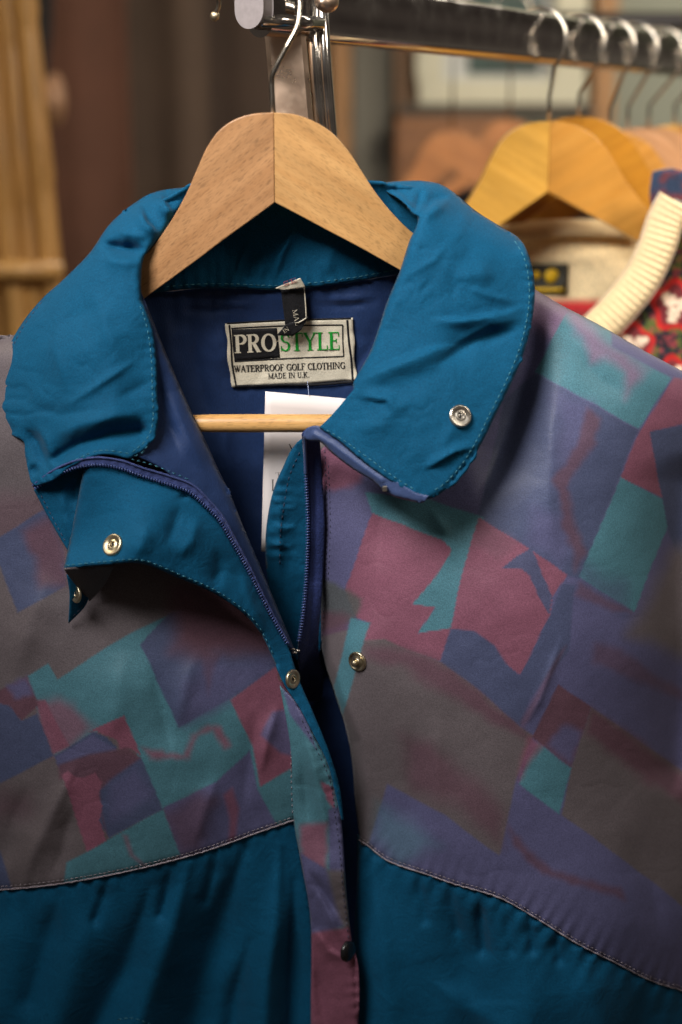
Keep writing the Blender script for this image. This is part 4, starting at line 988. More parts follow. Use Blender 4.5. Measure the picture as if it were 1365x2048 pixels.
def write(name, text, p0, p1, height, dfun, mat, parent, lift=0.35, track=0.03, bold=1.0, thick=0.25, skew=0.0):
    """text from pixel p0 to pixel p1 along its baseline, capitals `height` px tall; laid on the cloth at dfun"""
    tot = sum(GL[c][0] + track for c in text) - track
    bx, by = p1[0] - p0[0], p1[1] - p0[1]; L = math.hypot(bx, by); bx /= L; by /= L
    nx, ny = by, -bx           # up on the page
    sx = L / tot
    mb = MB()
    def to(u, v):
        return (p0[0] + bx * u * sx + nx * v * height + bx * skew * v * height, p0[1] + by * u * sx + ny * v * height + by * skew * v * height)
    def quadstrip(left, right):
        n = len(left)
        for lst in (left, right): pass
        pts = left + right
        X = np.array([q[0] for q in pts]); Y = np.array([q[1] for q in pts])
        D = dfun(X, Y)
        f_ = W(X, Y, D - lift); b_ = W(X, Y, D - lift + thick)
        v = f_.tolist() + b_.tolist(); m = 2 * n; F = []
        for i in range(n - 1):
            a, b, c, d = i, i + 1, n + i + 1, n + i
            F += [(a, b, c, d), (m + d, m + c, m + b, m + a), (a, m + a, m + b, b), (d, c, m + c, m + d)]
        F += [(0, n, m + n, m), (n - 1, m + n - 1, m + 2 * n - 1, 2 * n - 1)]
        mb.add(v, F)
    cur = 0
    for ch in text:
        wd, st = GL[ch]
        for s in st:
            if s[0] == 'l':
                _, x0, y0, x1, y1, w = s
                w *= bold
                # work in true px so that stroke width is even
                a = (cur + x0) * sx, y0 * height; b = (cur + x1) * sx, y1 * height
                dx, dy = b[0] - a[0], b[1] - a[1]; l = math.hypot(dx, dy) + 1e-9
                ww = w * height * .5
                ox, oy = -dy / l * ww, dx / l * ww
                left = []; right = []
                for t in (0, .5, 1):
                    qx, qy = a[0] + dx * t, a[1] + dy * t
                    left.append(to((qx + ox) / sx, (qy + oy) / height)); right.append(to((qx - ox) / sx, (qy - oy) / height))
                quadstrip(left, right)
            else:
                _, cx, cy, rx, ry, a0, a1, w0, w1 = s
                n = 18; left = []; right = []
                for k in range(n + 1):
                    an = R(a0 + (a1 - a0) * k / n)
                    w = (w0 + (w1 - w0) * abs(math.cos(an))) * bold * height * .5
                    px_, py_ = (cur + cx + rx * math.cos(an)) * sx, (cy + ry * math.sin(an)) * height
                    nx_, ny_ = math.cos(an) / (rx * sx), math.sin(an) / (ry * height)
                    l = math.hypot(nx_, ny_); nx_ /= l; ny_ /= l
                    left.append(to((px_ + nx_ * w) / sx, (py_ + ny_ * w) / height)); right.append(to((px_ - nx_ * w) / sx, (py_ - ny_ * w) / height))
                quadstrip(left, right)
        cur += wd + track
    return mb.build(name, mat, parent, smooth=False)


def patch(name, quad, dfun, lift, mat, parent, nx=24, ny=12, thick=0.3, wob=0.0, seed=1, smooth=True):
    """quad: TL, TR, BR, BL in px"""
    q = np.array(quad, float)
    u, v = np.meshgrid(np.linspace(0, 1, nx), np.linspace(0, 1, ny))
    X = (q[0, 0] * (1 - u) + q[1, 0] * u) * (1 - v) + (q[3, 0] * (1 - u) + q[2, 0] * u) * v
    Y = (q[0, 1] * (1 - u) + q[1, 1] * u) * (1 - v) + (q[3, 1] * (1 - u) + q[2, 1] * u) * v
    if wob:
        X = X + wob * fbm(Y / 22, X * 0 + seed, seed, 2) * (np.abs(u - .5) * 2) ** 6
        Y = Y + wob * .6 * fbm(X / 34, Y * 0 + seed, seed + 3, 2) * (np.abs(v - .5) * 2) ** 6
    X = X.ravel(); Y = Y.ravel()
    D = dfun(X, Y) - lift
    V = W(X, Y, D)
    F = [(j * nx + i, (j + 1) * nx + i, (j + 1) * nx + i + 1, j * nx + i + 1) for j in range(ny - 1) for i in range(nx - 1)]
    o = mesh_obj(name, V, F, mat, parent, smooth)
    if thick:
        so = o.modifiers.new('thickness', 'SOLIDIFY'); so.thickness = thick / 1000; so.offset = -1
    return o


def ribbon(name, path, wpx, dfun, lift, mat, parent, thick=0.25, step=4):
    p = catmull(path, step, False)
    t = np.gradient(p, axis=0); t /= np.linalg.norm(t, axis=1)[:, None]
    n = np.stack([t[:, 1], -t[:, 0]], 1) * wpx / 2
    a = p + n; b = p - n
    X = np.concatenate([a[:, 0], b[:, 0]]); Y = np.concatenate([a[:, 1], b[:, 1]])
    V = W(X, Y, dfun(X, Y) - lift); m = len(p)
    o = mesh_obj(name, V, [(i, i + 1, m + i + 1, m + i) for i in range(m - 1)], mat, parent)
    nn = np.cross(V[1] - V[0], V[m] - V[0])
    if nn[1] > 0:
        o.data.flip_normals()
    if thick:
        so = o.modifiers.new('thickness', 'SOLIDIFY'); so.thickness = thick / 1000; so.offset = -1
    return o


ld = lambda x, y: lin_.depth(x, y) - 1.0
LQ = [(450, 648), (705, 636), (714, 760), (463, 775)]
lab = patch('brand_label', LQ, ld, 1.2 - 0.5, M['labelcream'], jacket, 50, 26, 0.6, wob=2.5)
ld2 = lambda x, y: ld(x, y) - 0.7
patch('black_field', [(465, 659), (554.5, 656), (561, 715.5), (471, 723)], ld2, .12, M['labelblack'], lab, 16, 10, 0.2)
for pth, wd in (([(463, 657), (560, 652), (686, 650)], 2.6), ([(686, 650), (686, 680), (688, 713)], 2.6), ([(688, 713), (600, 716), (470, 723)], 2.6), ([(465, 657), (467, 690), (471, 723)], 2.6),
                ([(454, 647), (560, 641), (702, 637)], 3.0), ([(470, 773), (560, 770), (640, 769), (708, 763)], 5.0), ([(459, 650), (463, 690), (465, 730), (473, 771)], 3.6), ([(695, 640), (698, 680), (703, 720), (706, 762)], 4.2)):
    ribbon('label_line', pth, wd, ld2, .2, M['labelblack'], lab, 0.15)
write('lettering', 'PRO', (470, 706.5), (554, 702.5), 36, ld2, M['labelcream'], lab, lift=.45, bold=1.15, track=.02)
write('lettering', 'STYLE', (561, 702.5), (681, 699.5), 36, ld2, M['green'], lab, lift=.45, bold=.9, track=.03)
write('lettering', 'WATERPROOF GOLF CLOTHING', (468.5, 744.5), (691, 737), 13.2, ld2, M['ink'], lab, lift=.35, bold=1.0, track=.01)
write('lettering', 'MADE IN U.K.', (537, 757.5), (619, 754.5), 11, ld2, M['ink'], lab, lift=.35, bold=1.0, track=.03)

# size tab: black woven loop with a cream fold at the top
sd = lambda x, y: lin_.depth(x, y) - 4.0 - 2.0 * np.sin((np.asarray(y) - 575) / 100 * 2.2)
st = patch('size_tab', [(562, 577), (611, 573), (617, 640), (571, 652)], sd, 0, M['labelblack'], jacket, 16, 14, 0.5)
patch('tab_fold', [(571, 651), (600, 646), (588, 672), (554, 671)], sd, .9, M['labelblack'], st, 12, 8, 0.5)
patch('tab_fold', [(571, 650), (617, 634), (603, 660), (588, 671)], sd, 1.6, M['labelblack'], st, 12, 8, 0.5)
patch('tab_top', [(551, 577), (602, 556), (611, 575), (565, 580)], lambda x, y: sd(x, y) - 2.5 - 2 * (580 - np.asarray(y)) / 24, 0.4, M['labelcream'], st, 14, 8, 0.6, wob=1.5, seed=5)
ribbon('tab_edge', [(609, 576), (611, 600), (613, 636)], 2.2, sd, .5, M['labelcream'], st, 0.2)
ribbon('tab_edge', [(596, 646), (606, 641), (613, 636)], 2.5, sd, 2.3, M['labelcream'], st, 0.2)
write('lettering', 'MAL', (585, 620), (592, 652), 9.5, sd, M['labelcream'], st, lift=2.0, bold=.8)
write('lettering', 'IN', (569, 667), (580, 660), 8, sd, M['labelcream'], st, lift=2.6, bold=.8)
write('lettering', 'SE', (568, 573), (596, 563), 9, lambda x, y: sd(x, y) - 2.5 - 2 * (580 - np.asarray(y)) / 24, M['redthread'], st, lift=.9, bold=.8)

# ------------------------------------------------------------------ price card hanging inside
cd = lambda x, y: 19 + (np.asarray(y, float) - 783) * 0.016 + (np.asarray(x, float) - 530) * 0.01
card = patch('price_card', [(531, 783), (700, 798), (694, 1114), (523, 1103)], cd, 0, M['white'], None, 12, 12, 0.45)
tag(card, 'white paper price card hanging inside the open jacket behind the wooden bar', 'price tag')
write('lettering', 'L', (543.5, 982), (553, 982), 23, cd, M['ink'], card, lift=.1, bold=.55)
write('lettering', 'IN', (560, 982), (590, 982), 23, cd, M['ink'], card, lift=.1, bold=.55)
write('lettering', 'T', (551, 956), (564, 956), 11, cd, M['ink'], card, lift=.1, bold=.5)
ribbon('pen_mark', [(579, 888), (583, 896), (587, 905)], 2.0, cd, .1, M['ink'], card, 0.1)
mb = MB(); mb.tube([Wp(618, 790, 19), Wp(617, 775, 30), Wp(615, 762, 34)], .00022, 6)
mb.build('plastic_thread', plain_mat('clear_nylon', srgb(150, 160, 190), 0.2), card)

# ------------------------------------------------------------------ wooden hangers
HANG_UP = [(548, 225), (590, 229), (622, 240), (660, 262), (694, 298), (722, 340), (752, 386), (790, 432), (830, 470), (900, 520), (1000, 580), (1100, 640), (1185, 695)]
HANG_LO = [(550, 405), (600, 431), (650, 458), (720, 495), (800, 540), (900, 596), (1000, 655), (1090, 708), (1150, 740)]
HANG_UPL = [(548, 225), (505, 228), (468, 240), (438, 262), (414, 296), (395, 338), (376, 382), (350, 430), (318, 478), (288, 513), (230, 560), (150, 622), (60, 690), (-30, 765), (-60, 800)]
HANG_LOL = [(550, 405), (500, 442), (450, 478), (400, 516), (340, 560), (285, 600), (220, 650), (140, 715), (60, 778), (-10, 835), (-40, 838)]


def hanger_half(up, lo, rounding=False):
    u = catmull(up, 9, False); l = catmull(lo, 9, False)
    return np.concatenate([u, l[::-1]])


def build_hanger(name, mats, hookmat, tx=None, bar=True, hook='near', root_loc=None, thick=12.0, curve=50, flip=False, bevel=0.003):
    """tx maps the px outline + depth to world points"""
    T = tx or (lambda x, y, d: W(x, y, d))
    root = empty(name, Vector(T(548, 315, 4).tolist()))
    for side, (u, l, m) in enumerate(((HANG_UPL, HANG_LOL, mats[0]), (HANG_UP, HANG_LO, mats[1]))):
        pl = hanger_half(u, l)
        # keep the two halves 0.3 px apart: that is the glued joint
        pl[:, 0] += -0.25 if side == 0 else 0.25
        V2 = pl; n = len(V2)
        dep = lambda x: ((x - 548) / 650.0) ** 2 * curve
        # triangulate the face with interior columns so that it can bend
        pts = [Vector((p[0], p[1])) for p in V2]
        r = delaunay_2d_cdt(pts, [(i, (i + 1) % n) for i in range(n)], [], 1, 1e-5)
        P2 = np.array([(p.x, p.y) for p in r[0]])
        f_ = T(P2[:, 0], P2[:, 1], dep(P2[:, 0]) - thick / 2); b_ = T(P2[:, 0], P2[:, 1], dep(P2[:, 0]) + thick / 2)
        # the back is the same outline pushed straight back in the world, not along the ray
        b_ = f_ + np.array([0, thick / 1000.0, 0])
        faces = []
        k = len(P2)
        fr = [tuple(f) for f in r[2]]
        t0 = fr[0]; nn = np.cross(f_[t0[1]] - f_[t0[0]], f_[t0[2]] - f_[t0[0]])
        if nn[1] > 0: fr = [tuple(reversed(f)) for f in fr]
        faces += fr + [tuple(i + k for i in reversed(f)) for f in fr]
        ec = {}
        for f in fr:
            for a, b in ((f[0], f[1]), (f[1], f[2]), (f[2], f[0])): ec[(a, b)] = 1
        for (a, b) in ec:
            if (b, a) not in ec: faces.append((b, a, a + k, b + k))
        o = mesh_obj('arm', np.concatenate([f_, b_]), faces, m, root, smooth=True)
        bv = o.modifiers.new('rounded_edges', 'BEVEL'); bv.width = bevel; bv.segments = 4; bv.limit_method = 'ANGLE'; bv.angle_limit = R(50)
        bv.harden_normals = True
    if bar:
        mb = MB()
        xs = np.array([235, 300, 380, 392, 405, 425, 500, 600, 700, 800, 860]); rr = np.array([4.3, 4.4, 4.5, 4.6, 4.85, 5.05, 5.15, 5.15, 5.15, 5.1, 5.0]) / 1000
        Pt = T(xs, np.full(xs.shape, 846.5), np.full(xs.shape, 4.0))
        mb.tube([Vector(p) for p in Pt.tolist()], rr.tolist(), 24)
        mb.build('trouser_bar', M['woodbar'], root)
    return root


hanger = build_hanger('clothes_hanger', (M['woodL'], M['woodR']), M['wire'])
tag(hanger, 'pale beech hanger with trouser bar inside the teal jacket, nearest the camera', 'hanger', 'wooden hangers on the chrome rail')
mb = MB()
hk = [(546, 240, 6), (545, 200, 5), (544, 165, 5), (546, 150, 4), (556, 128, 3), (575, 92, 2), (594, 56, 4), (599, 30, 6), (600, 0, 9), (590, -45, 20), (560, -85, 42), (515, -102, 68), (470, -88, 92), (442, -50, 106), (437, -10, 111), (438, 8, 113), (434, 22, 114), (428, 33, 115)]
hp = catmull([(p[0], p[1]) for p in hk], 6, False)
seg = np.linalg.norm(np.diff(np.array([p[:2] for p in hk], float), axis=0), axis=1); cum = np.concatenate([[0], np.cumsum(seg)])
seg2 = np.linalg.norm(np.diff(hp, axis=0), axis=1); cum2 = np.concatenate([[0], np.cumsum(seg2)]) * cum[-1] / max(seg2.sum(), 1)
hd = np.interp(cum2, cum, [p[2] for p in hk])
X = W(hp[:, 0], hp[:, 1], hd)
mb.tube([Vector(p) for p in X.tolist()], 0.00142, 14)
mb.build('hook', M['wire'], hanger)
mb = MB(); c = Wp(430, 32, 115)
mb.lathe([(0, -.0030), (.0016, -.0026), (.0026, -.0010), (.0027, .0006), (.0018, .0024), (0, .003)], c, (-.4, .1, -.8), 14)
mb.build('hook_tip', M['brass'], hanger)

# ------------------------------------------------------------------ the chrome rack
A0 = Wp(505, 6, 52)
RD = Vector((0.736, 1.033, 0)).normalized()
RS = Vector((RD.y, -RD.x, 0))       # across the rail
def rail_at(s): return A0 + RD * s
RH, RW = 0.0175, 0.0092             # half height / half width
rack = empty('clothes_rack', (rail_at(0.05).x, rail_at(0.05).y, 0.0))
tag(rack, 'chrome clothes rack with flat oval rail running away to the right', 'clothes rack')


def stadium(h, w_, n=10):
    pts = []
    for k in range(n + 1):
        a = math.pi * k / n; pts.append((w_ * math.cos(a), h - w_ + w_ * math.sin(a)))
    for k in range(n + 1):
        a = math.pi + math.pi * k / n; pts.append((w_ * math.cos(a), -(h - w_) + w_ * math.sin(a)))
    return pts


def extrude(name, prof, p0, p1, mat, parent, caps=True):
    mb = MB(); n = len(prof); v = []
    for P_ in (p0, p1):
        for a, z in prof: v.append(P_ + RS * a + Vector((0, 0, z)))
    f = [(i, (i + 1) % n, n + (i + 1) % n, n + i) for i in range(n)]
    if caps: f += [tuple(range(n)), tuple(reversed(range(n, 2 * n)))]
    mb.add(v, f)
    o = mb.build(name, mat, parent)
    bv = o.modifiers.new('bevel', 'BEVEL'); bv.width = 0.0008; bv.segments = 2; bv.limit_method = 'ANGLE'; bv.angle_limit = R(60); bv.harden_normals = True
    return o


flat = [(RW, RH - .003), (RW - .003, RH), (-RW + .003, RH), (-RW, RH - .003), (-RW, -RH + .0055), (-RW + .001, -RH + .002), (-RW + .004, -RH), (RW - .004, -RH), (RW - .001, -RH + .002), (RW, -RH + .0055)]
extrude('rail', flat, rail_at(0.040), rail_at(1.5), M['chrome'], rack)
extrude('end_cap', stadium(RH - .0015, RW + .0002, 14), rail_at(-0.003) + Vector((0, 0, .003)), rail_at(0.006) + Vector((0, 0, .003)), M['capplastic'], rack)
extrude('sleeve', stadium(RH - .0005, RW - .0005, 14), rail_at(0.007), rail_at(0.045), M['chrome'], rack)


def leaning_box(name, x0, x1, ytop, ybot_px, dx, d0, d1, mat, rnd=.0025):
    """an upright with its px edges x0..x1 at py=140, leaning dx px per px; runs down to the floor"""
    T0 = Wp(x0, 140, d0); T1 = Wp(x1, 140, d0); wv = (T1 - T0).x
    top = T0 + Vector((-dx * .10, 0, .10)); k = T0.z
    bot = T0 + Vector((dx * k, 0, -k))
    mb = MB(); v = []
    dep = (d1 - d0) / 1000
    c = rnd
    prof = [(c, 0), (wv - c, 0), (wv, c), (wv, dep - c), (wv - c, dep), (c, dep), (0, dep - c), (0, c)]
    zt = ytop
    for P_ in (bot, T0 + Vector((-dx * zt, 0, zt))):
        for a, b in prof: v.append(P_ + Vector((a, b, 0)))
    n = 8
    mb.add(v, [(i, (i + 1) % n, n + (i + 1) % n, n + i) for i in range(n)] + [tuple(reversed(range(n))), tuple(range(n, 2 * n))])
    return mb.build(name, mat, rack, smooth=False)


leaning_box('upright', 536, 617, 0.030, 0, 0.085, 78, 100, M['chromeworn'])
for xa, rr in ((630, .0034), (652, .0036)):
    mb = MB(); t = Wp(xa, 140, 88)
    mb.tube([t + Vector((-.04 * .085, 0, .06)), t, t + Vector((t.z * .085, 0, -t.z))], rr, 16, up=(1, 0, 0))
    mb.build('brace', M['chrome'], rack)
# bolt and spring washer where the upright meets the rail
c = Wp(652, 4, 50)
mb = MB(); mb.lathe([(0, -.006), (.0052, -.006), (.0058, -.004), (.0058, .0), (.0042, .002), (.0038, .006), (0, .0065)], c, (-.4, -.8, -.1), 20)
mb.build('bolt', M['chromeworn'], rack)
mb = MB()
sp_ = [Wp(572 + 2.2 * (k / 6), 12 + 0.6 * (k / 6), 28) + Vector((0, math.sin(k * math.pi / 3) * .003, math.cos(k * math.pi / 3) * .003)) for k in range(48)]
mb.tube(sp_, .0006, 6); mb.build('spring', M['wire'], rack)
c = Wp(585, 44, 30)
mb = MB(); mb.tube([Wp(520, 40, 50), Wp(600, 46, 72), Wp(640, 48, 84)], .0042, 16); mb.build('clamp_rod', M['chrome'], rack)
# far end frame of the rack and the base on the floor
e = rail_at(1.46)
mb = MB(); mb.box((e.x - .011, e.y - .011, 0.03), (e.x + .011, e.y + .011, e.z - .015)); mb.build('upright', M['chromeworn'], rack, smooth=False)
bt = Wp(536, 140, 78); bx = bt.x + .085 * bt.z + .011
mb = MB(); mb.tube([(bx, bt.y + .011, .03), (e.x, e.y, .03)], .012, 14); mb.build('base_rail', M['chromeworn'], rack)
for (qx, qy) in ((bx, bt.y + .011), (e.x, e.y)):
    mb = MB(); mb.tube([Vector((qx, qy, .03)) - RS * .22, Vector((qx, qy, .03)) + RS * .22], .012, 14); mb.build('foot', M['chromeworn'], rack)

# ------------------------------------------------------------------ hangers further along the rail
HL = 0.905 * 180 / 155            # not used for placement, only a note of the size ratio


def bg_hanger(px, topy, s_rail, scale, mats, label, yaw=0.0, thick=16.0):
    """hanger whose top is at pixel (px, topy) in the plane of the rail point s_rail; facing the aisle"""
    rp = rail_at(s_rail)
    dd = (rp.y - Y0) * 1000
    top = Wp(px, topy, dd)
    o0 = W(548, 225, 0)
    cy_, sy_ = math.cos(yaw), math.sin(yaw)
    def T(x, y, d):
        x = np.asarray(x, float); y = np.asarray(y, float); d = np.asarray(d, float)
        q = W(x, y, np.zeros(np.broadcast(x, y).shape)) - o0
        lx = q[..., 0] * scale; lz = q[..., 2] * scale; ly = np.broadcast_to(d / 1000.0, lx.shape)
        return np.stack([top.x + lx * cy_ - ly * sy_, top.y + lx * sy_ + ly * cy_, top.z + lz], -1)
    h = build_hanger('clothes_hanger', mats, M['wire'], tx=T, bar=False, thick=thick, curve=20, bevel=.0052)
    tag(h, label, 'hanger', 'wooden hangers on the chrome rail')
    # hook: up from the top, a kink, over the rail
    mb = MB(); rz = rp.z + RH + .002
    base = Vector((top.x, top.y + .006, top.z - .004)); r = 0.0235
    # hook circle lies in the plane across the rail
    cx_ = rp - Vector((0, 0, -.002)); cpos = Vector((rp.x, rp.y, rz - r + .0022))
    right = -RS if False else RS
    pts = [base, base + Vector((0, 0, .018)), ]
    start_a = -50
    arc = []
    for k in range(0, 25):
        a = R(start_a + (215 + 50) * k / 24)
        arc.append(cpos + right * (math.cos(a) * r) + Vector((0, 0, math.sin(a) * r)))
    kn = base + Vector((0, 0, .022))
    pts += [kn, kn.lerp(arc[0], .5)] + arc
    mb.tube(pts, .00135, 10); mb.build('hook', M['wire'], h)
    return h


OW = (M['orangewood'], M['orangewood2'])
bg_hanger(1100, 243, 0.335, 1.10, OW, 'large orange varnished hanger holding the cream V-neck jumper, second along the rail', R(-5))
bg_hanger(1160, 234, 0.400, 1.10, (M['honeywood'], M['honeywood']), 'orange hanger directly behind the one holding the cream-necked jumper', R(-2))
bg_hanger(1222, 262, 0.455, .98, OW, 'smaller orange hanger, third behind the jumper, half hidden', R(2))
PW = (M['palewood'], M['palewood'])
bg_hanger(1258, 258, 0.500, 1.12, PW, 'pale pinkish wooden hanger right behind the three orange ones', R(4))
bg_hanger(1300, 254, 0.555, 1.15, PW, 'pale wooden hanger second from last before the right edge of the photo', R(-5))
bg_hanger(1352, 250, 0.610, 1.15, OW, 'rust-orange wooden hanger cut by the right edge of the photo', R(3))

# ------------------------------------------------------------------ cream and rose jumper
JD = 0
def jy(x): return 330 - (np.asarray(x, float) - 1100) * 0.25
cream = cloth_mat('cream_wool', col=srgb(232, 206, 160), rough=0.9, grain=0.12, weave=700, bump=1.0, sheen=0.3)
def knit_mat(name, attr=None, col=None):
    m = cloth_mat(name, col=col, attr=attr, rough=0.9, grain=0.25, weave=600, bump=1.0, sheen=0.3)
    return m
knit = knit_mat('patterned_wool', attr='print')
jumper = empty('knitted_jumper', Wp(1200, 700, 320))
tag(jumper, 'jumper with ribbed cream V-neck and red roses on dark wool, on the large orange hanger', 'jumper')
jin = Sheet([(930, 470, 'c'), (1010, 447), (1130, 440), (1310, 438, 'c'), (1330, 520), (1300, 700), (1200, 900, 'c'), (930, 900, 'c')],
            [(930, 470, 402), (1310, 440, 374), (930, 900, 412), (1200, 900, 372), (1100, 600, 380)],
            [('r', [(1000, 515), (1140, 520), (1260, 505)], 3, 12), ('r', [(1000, 480), (1300, 480)], -2.0, 14)], noise=(3, 60, 77), step=10)
def jin_col(x, y):
    c = np.tile(lin(236, 212, 166), (len(x), 1))
    a = sstep(598, 604, y); c = c * (1 - a[:, None]) + lin(200, 48, 52) * a[:, None]
    a = sstep(617, 621, y) * (0.5 + 0.5 * (np.sin(x / 3.2) * np.sin(y / 3.0) > -0.3)); c = c * (1 - a[:, None]) + lin(160, 62, 62) * a[:, None]
    a = sstep(660, 666, y); c = c * (1 - a[:, None]) + lin(30, 34, 46) * a[:, None]
    return c
jin.build('inner_back', knit, jumper, sp=9, color=jin_col, thick=3)


def ribbed_band(name, path, half, dfun, mat, parent, ribs=6.0, amp=1.2, bulge=6):
    """a knitted band: half-round section with ribs running across it"""
    p = catmull(path, 2.0, False)
    t = np.gradient(p, axis=0); t /= np.linalg.norm(t, axis=1)[:, None]
    nrm = np.stack([t[:, 1], -t[:, 0]], 1)
    s = np.concatenate([[0], np.cumsum(np.linalg.norm(np.diff(p, axis=0), axis=1))])
    hw = np.interp(np.linspace(0, 1, len(p)), np.linspace(0, 1, len(half)), half)
    K = 13; V = []; 
    for k in range(K):
        u = -1 + 2 * k / (K - 1)
        q = p + nrm * (u * hw)[:, None]
        q = q + t * (np.sin(s / 7)[:, None] * 0.4)
        d = dfun(q[:, 0], q[:, 1]) - bulge * math.sqrt(max(0, 1 - u * u)) - amp * np.abs(np.sin(s / ribs * math.pi)) ** 0.7 * (1 - abs(u) ** 6)
        V.append(W(q[:, 0], q[:, 1], d))
    V = np.array(V); n = len(p)
    F = [(k * n + i, k * n + i + 1, (k + 1) * n + i + 1, (k + 1) * n + i) for k in range(K - 1) for i in range(n - 1)]
    o = mesh_obj(name, V.reshape(-1, 3), F, mat, parent)
    nn = np.cross(V[0][1] - V[0][0], V[1][0] - V[0][0])
    if nn[1] > 0: o.data.flip_normals()
    so = o.modifiers.new('thickness', 'SOLIDIFY'); so.thickness = 0.003; so.offset = -1
    return o


ribbed_band('back_neckband', [(960, 474), (1010, 462), (1100, 457), (1180, 456), (1290, 460)], [16, 18, 18, 18], lambda x, y: 378 - (np.asarray(x) - 960) * .04, cream, jumper, 6, .8, 3)
ribbed_band('neckband', [(1352, 402), (1332, 440), (1312, 500), (1282, 560), (1232, 622), (1170, 686), (1110, 750), (1060, 815)], [38, 38, 38, 38, 38, 38, 38], lambda x, y: jy(x) - 36, cream, jumper, 13, 1.5, 9)


def jb_col(x, y):
    c = np.tile(lin(34, 36, 44), (len(x), 1))
    wv = fbm(x / 14, y / 14, 5, 2)
    a = (sstep(.02, .12, wv) * .8)[:, None]; c = c * (1 - a) + lin(86, 96, 40) * a
    a = (sstep(.22, .3, fbm(x / 9, y / 9, 15, 2)) * .7)[:, None]; c = c * (1 - a) + lin(150, 60, 66) * a
    a = sstep(6, 0, np.abs((x - 1240) + (y - 560) * .45 - 60))[:, None] * .8; c = c * (1 - a) + lin(170, 120, 110) * a
    for cx_, cy_, r_ in ((1352, 612, 50), (1268, 690, 42), (1345, 760, 46), (1440, 560, 46), (1440, 700, 46), (1420, 470, 40), (1230, 800, 44), (1330, 880, 46), (1450, 840, 46), (1180, 880, 40)):
        rr = np.hypot(x - cx_, (y - cy_) * .95) * (1 + .12 * np.sin(5 * np.arctan2(y - cy_, x - cx_)))
        a = sstep(r_, r_ - 4, rr)[:, None]; c = c * (1 - a) + lin(176, 34, 32) * a
        a = sstep(r_ * .78, r_ * .7, rr)[:, None]; c = c * (1 - a) + lin(104, 38, 42) * a
        for k in range(3):
            an = k * 2.09 + cx_ * .7
            hx, hy = cx_ + math.cos(an) * r_ * .42, cy_ + math.sin(an) * r_ * .42
            dx_, dy_ = x - hx, y - hy
            up_, vp_ = dx_ * math.cos(an) + dy_ * math.sin(an), -dx_ * math.sin(an) + dy_ * math.cos(an)
            a = sstep(r_ * .30, r_ * .24, np.hypot(up_ * .8, vp_ * (1.0 + .035 * (up_ + 6))) + 2.0 * np.sin(up_ * .5))[:, None]; c = c * (1 - a) + lin(214, 190, 165) * a
    return c
jb = Sheet([(1350, 398, 'c'), (1420, 420), (1560, 500, 'c'), (1600, 1200, 'c'), (1000, 1200, 'c'), (1010, 900), (1120, 770), (1200, 680), (1290, 560), (1330, 460)],
           [(1350, 398, 250), (1600, 520, 225), (1600, 1200, 215), (1000, 1200, 350), (1300, 700, 255), (1400, 900, 230)],
           [('r', [(1300, 560), (1290, 700), (1290, 900)], 6, 40)], rolls=[([(1350, 398), (1420, 420), (1560, 500)], 40, 20)], noise=(4, 90, 87), step=8)
jb.build('body', knit, jumper, sp=4.5, color=jb_col, thick=3)
jbk = Sheet([(930, 470, 'c'), (1300, 430), (1560, 500, 'c'), (1600, 1200, 'c'), (940, 1200, 'c')], [(930, 470, 432), (1560, 500, 430), (1600, 1200, 430), (940, 1200, 440)], noise=(4, 100, 97), step=20)
jbk.build('back', knit, jumper, sp=14, color=lambda x, y: np.tile(lin(34, 36, 44), (len(x), 1)), thick=3)
jd_ = lambda x, y: jin.depth(x, y) - 2
jl = patch('brand_label', [(1060, 528), (1137, 528), (1134, 588), (1060, 588)], jd_, 1.5, plain_mat('jumper_label', srgb(40, 36, 22), 0.7), jumper, 12, 8, 1)
yel = plain_mat('yellow_thread', srgb(222, 178, 20), 0.6)
for (cx_, cy_, r_) in ((1104, 552, 18), (1074, 550, 10)):
    mb = MB()
    mb.lathe([(0.0001, .0004), (r_ * .32 / 1000, .0004), (r_ * .32 / 1000, -.0002)], Wp(cx_, cy_, float(jd_(cx_, cy_)[0]) - 2.4), (0, -1, 0), 20); mb.build('emblem', yel, jl)
patch('emblem', [(1064, 576), (1128, 576), (1128, 582), (1064, 582)], jd_, 2.4, yel, jl, 6, 3, .4)

# garments behind the jumper
def garment(name, outline, dd, cfun, label, cat, group=None, folds=(), th=2):
    ctrl = [(outline[0][0], outline[0][1], dd), (outline[len(outline) // 2][0], outline[len(outline) // 2][1], dd + 8), (outline[2][0], outline[2][1], dd + 4), (outline[-1][0], outline[-1][1], dd + 6)]
    sh = Sheet(outline, ctrl, folds, noise=(4, 110, int(abs(outline[0][0])) % 50), step=16)
    o = sh.build(name, knit, None, sp=13, color=cfun, thick=th)
    tag(o, label, cat, group); return o


def flatc(c, c2=None, sc=20, sd_=3):
    def f(x, y):
        b = np.tile(c, (len(x), 1))
        if c2 is not None:
            a = sstep(.05, .18, fbm(x / sc, y / sc, sd_, 2))[:, None]; b = b * (1 - a) + c2 * a
        return b
    return f


garment('cardigan', [(1306, 345, 'c'), (1345, 338), (1420, 360, 'c'), (1600, 480, 'c'), (1650, 1000, 'c'), (1420, 1000, 'c'), (1360, 560), (1310, 430), (1300, 400)], 275, flatc(lin(46, 60, 84), lin(110, 56, 60), 16, 8),
        'dark navy knitted top with a dull red motif, hanging just behind the rose jumper', 'knitted top')
garment('blouse', [(960, 420, 'c'), (1100, 396), (1250, 410, 'c'), (1250, 1150, 'c'), (960, 1150, 'c')], 462, flatc(lin(24, 22, 40), lin(130, 20, 90), 22, 5),
        'dark blouse with magenta and violet blotches glimpsed in the gap under the large orange hanger', 'blouse')

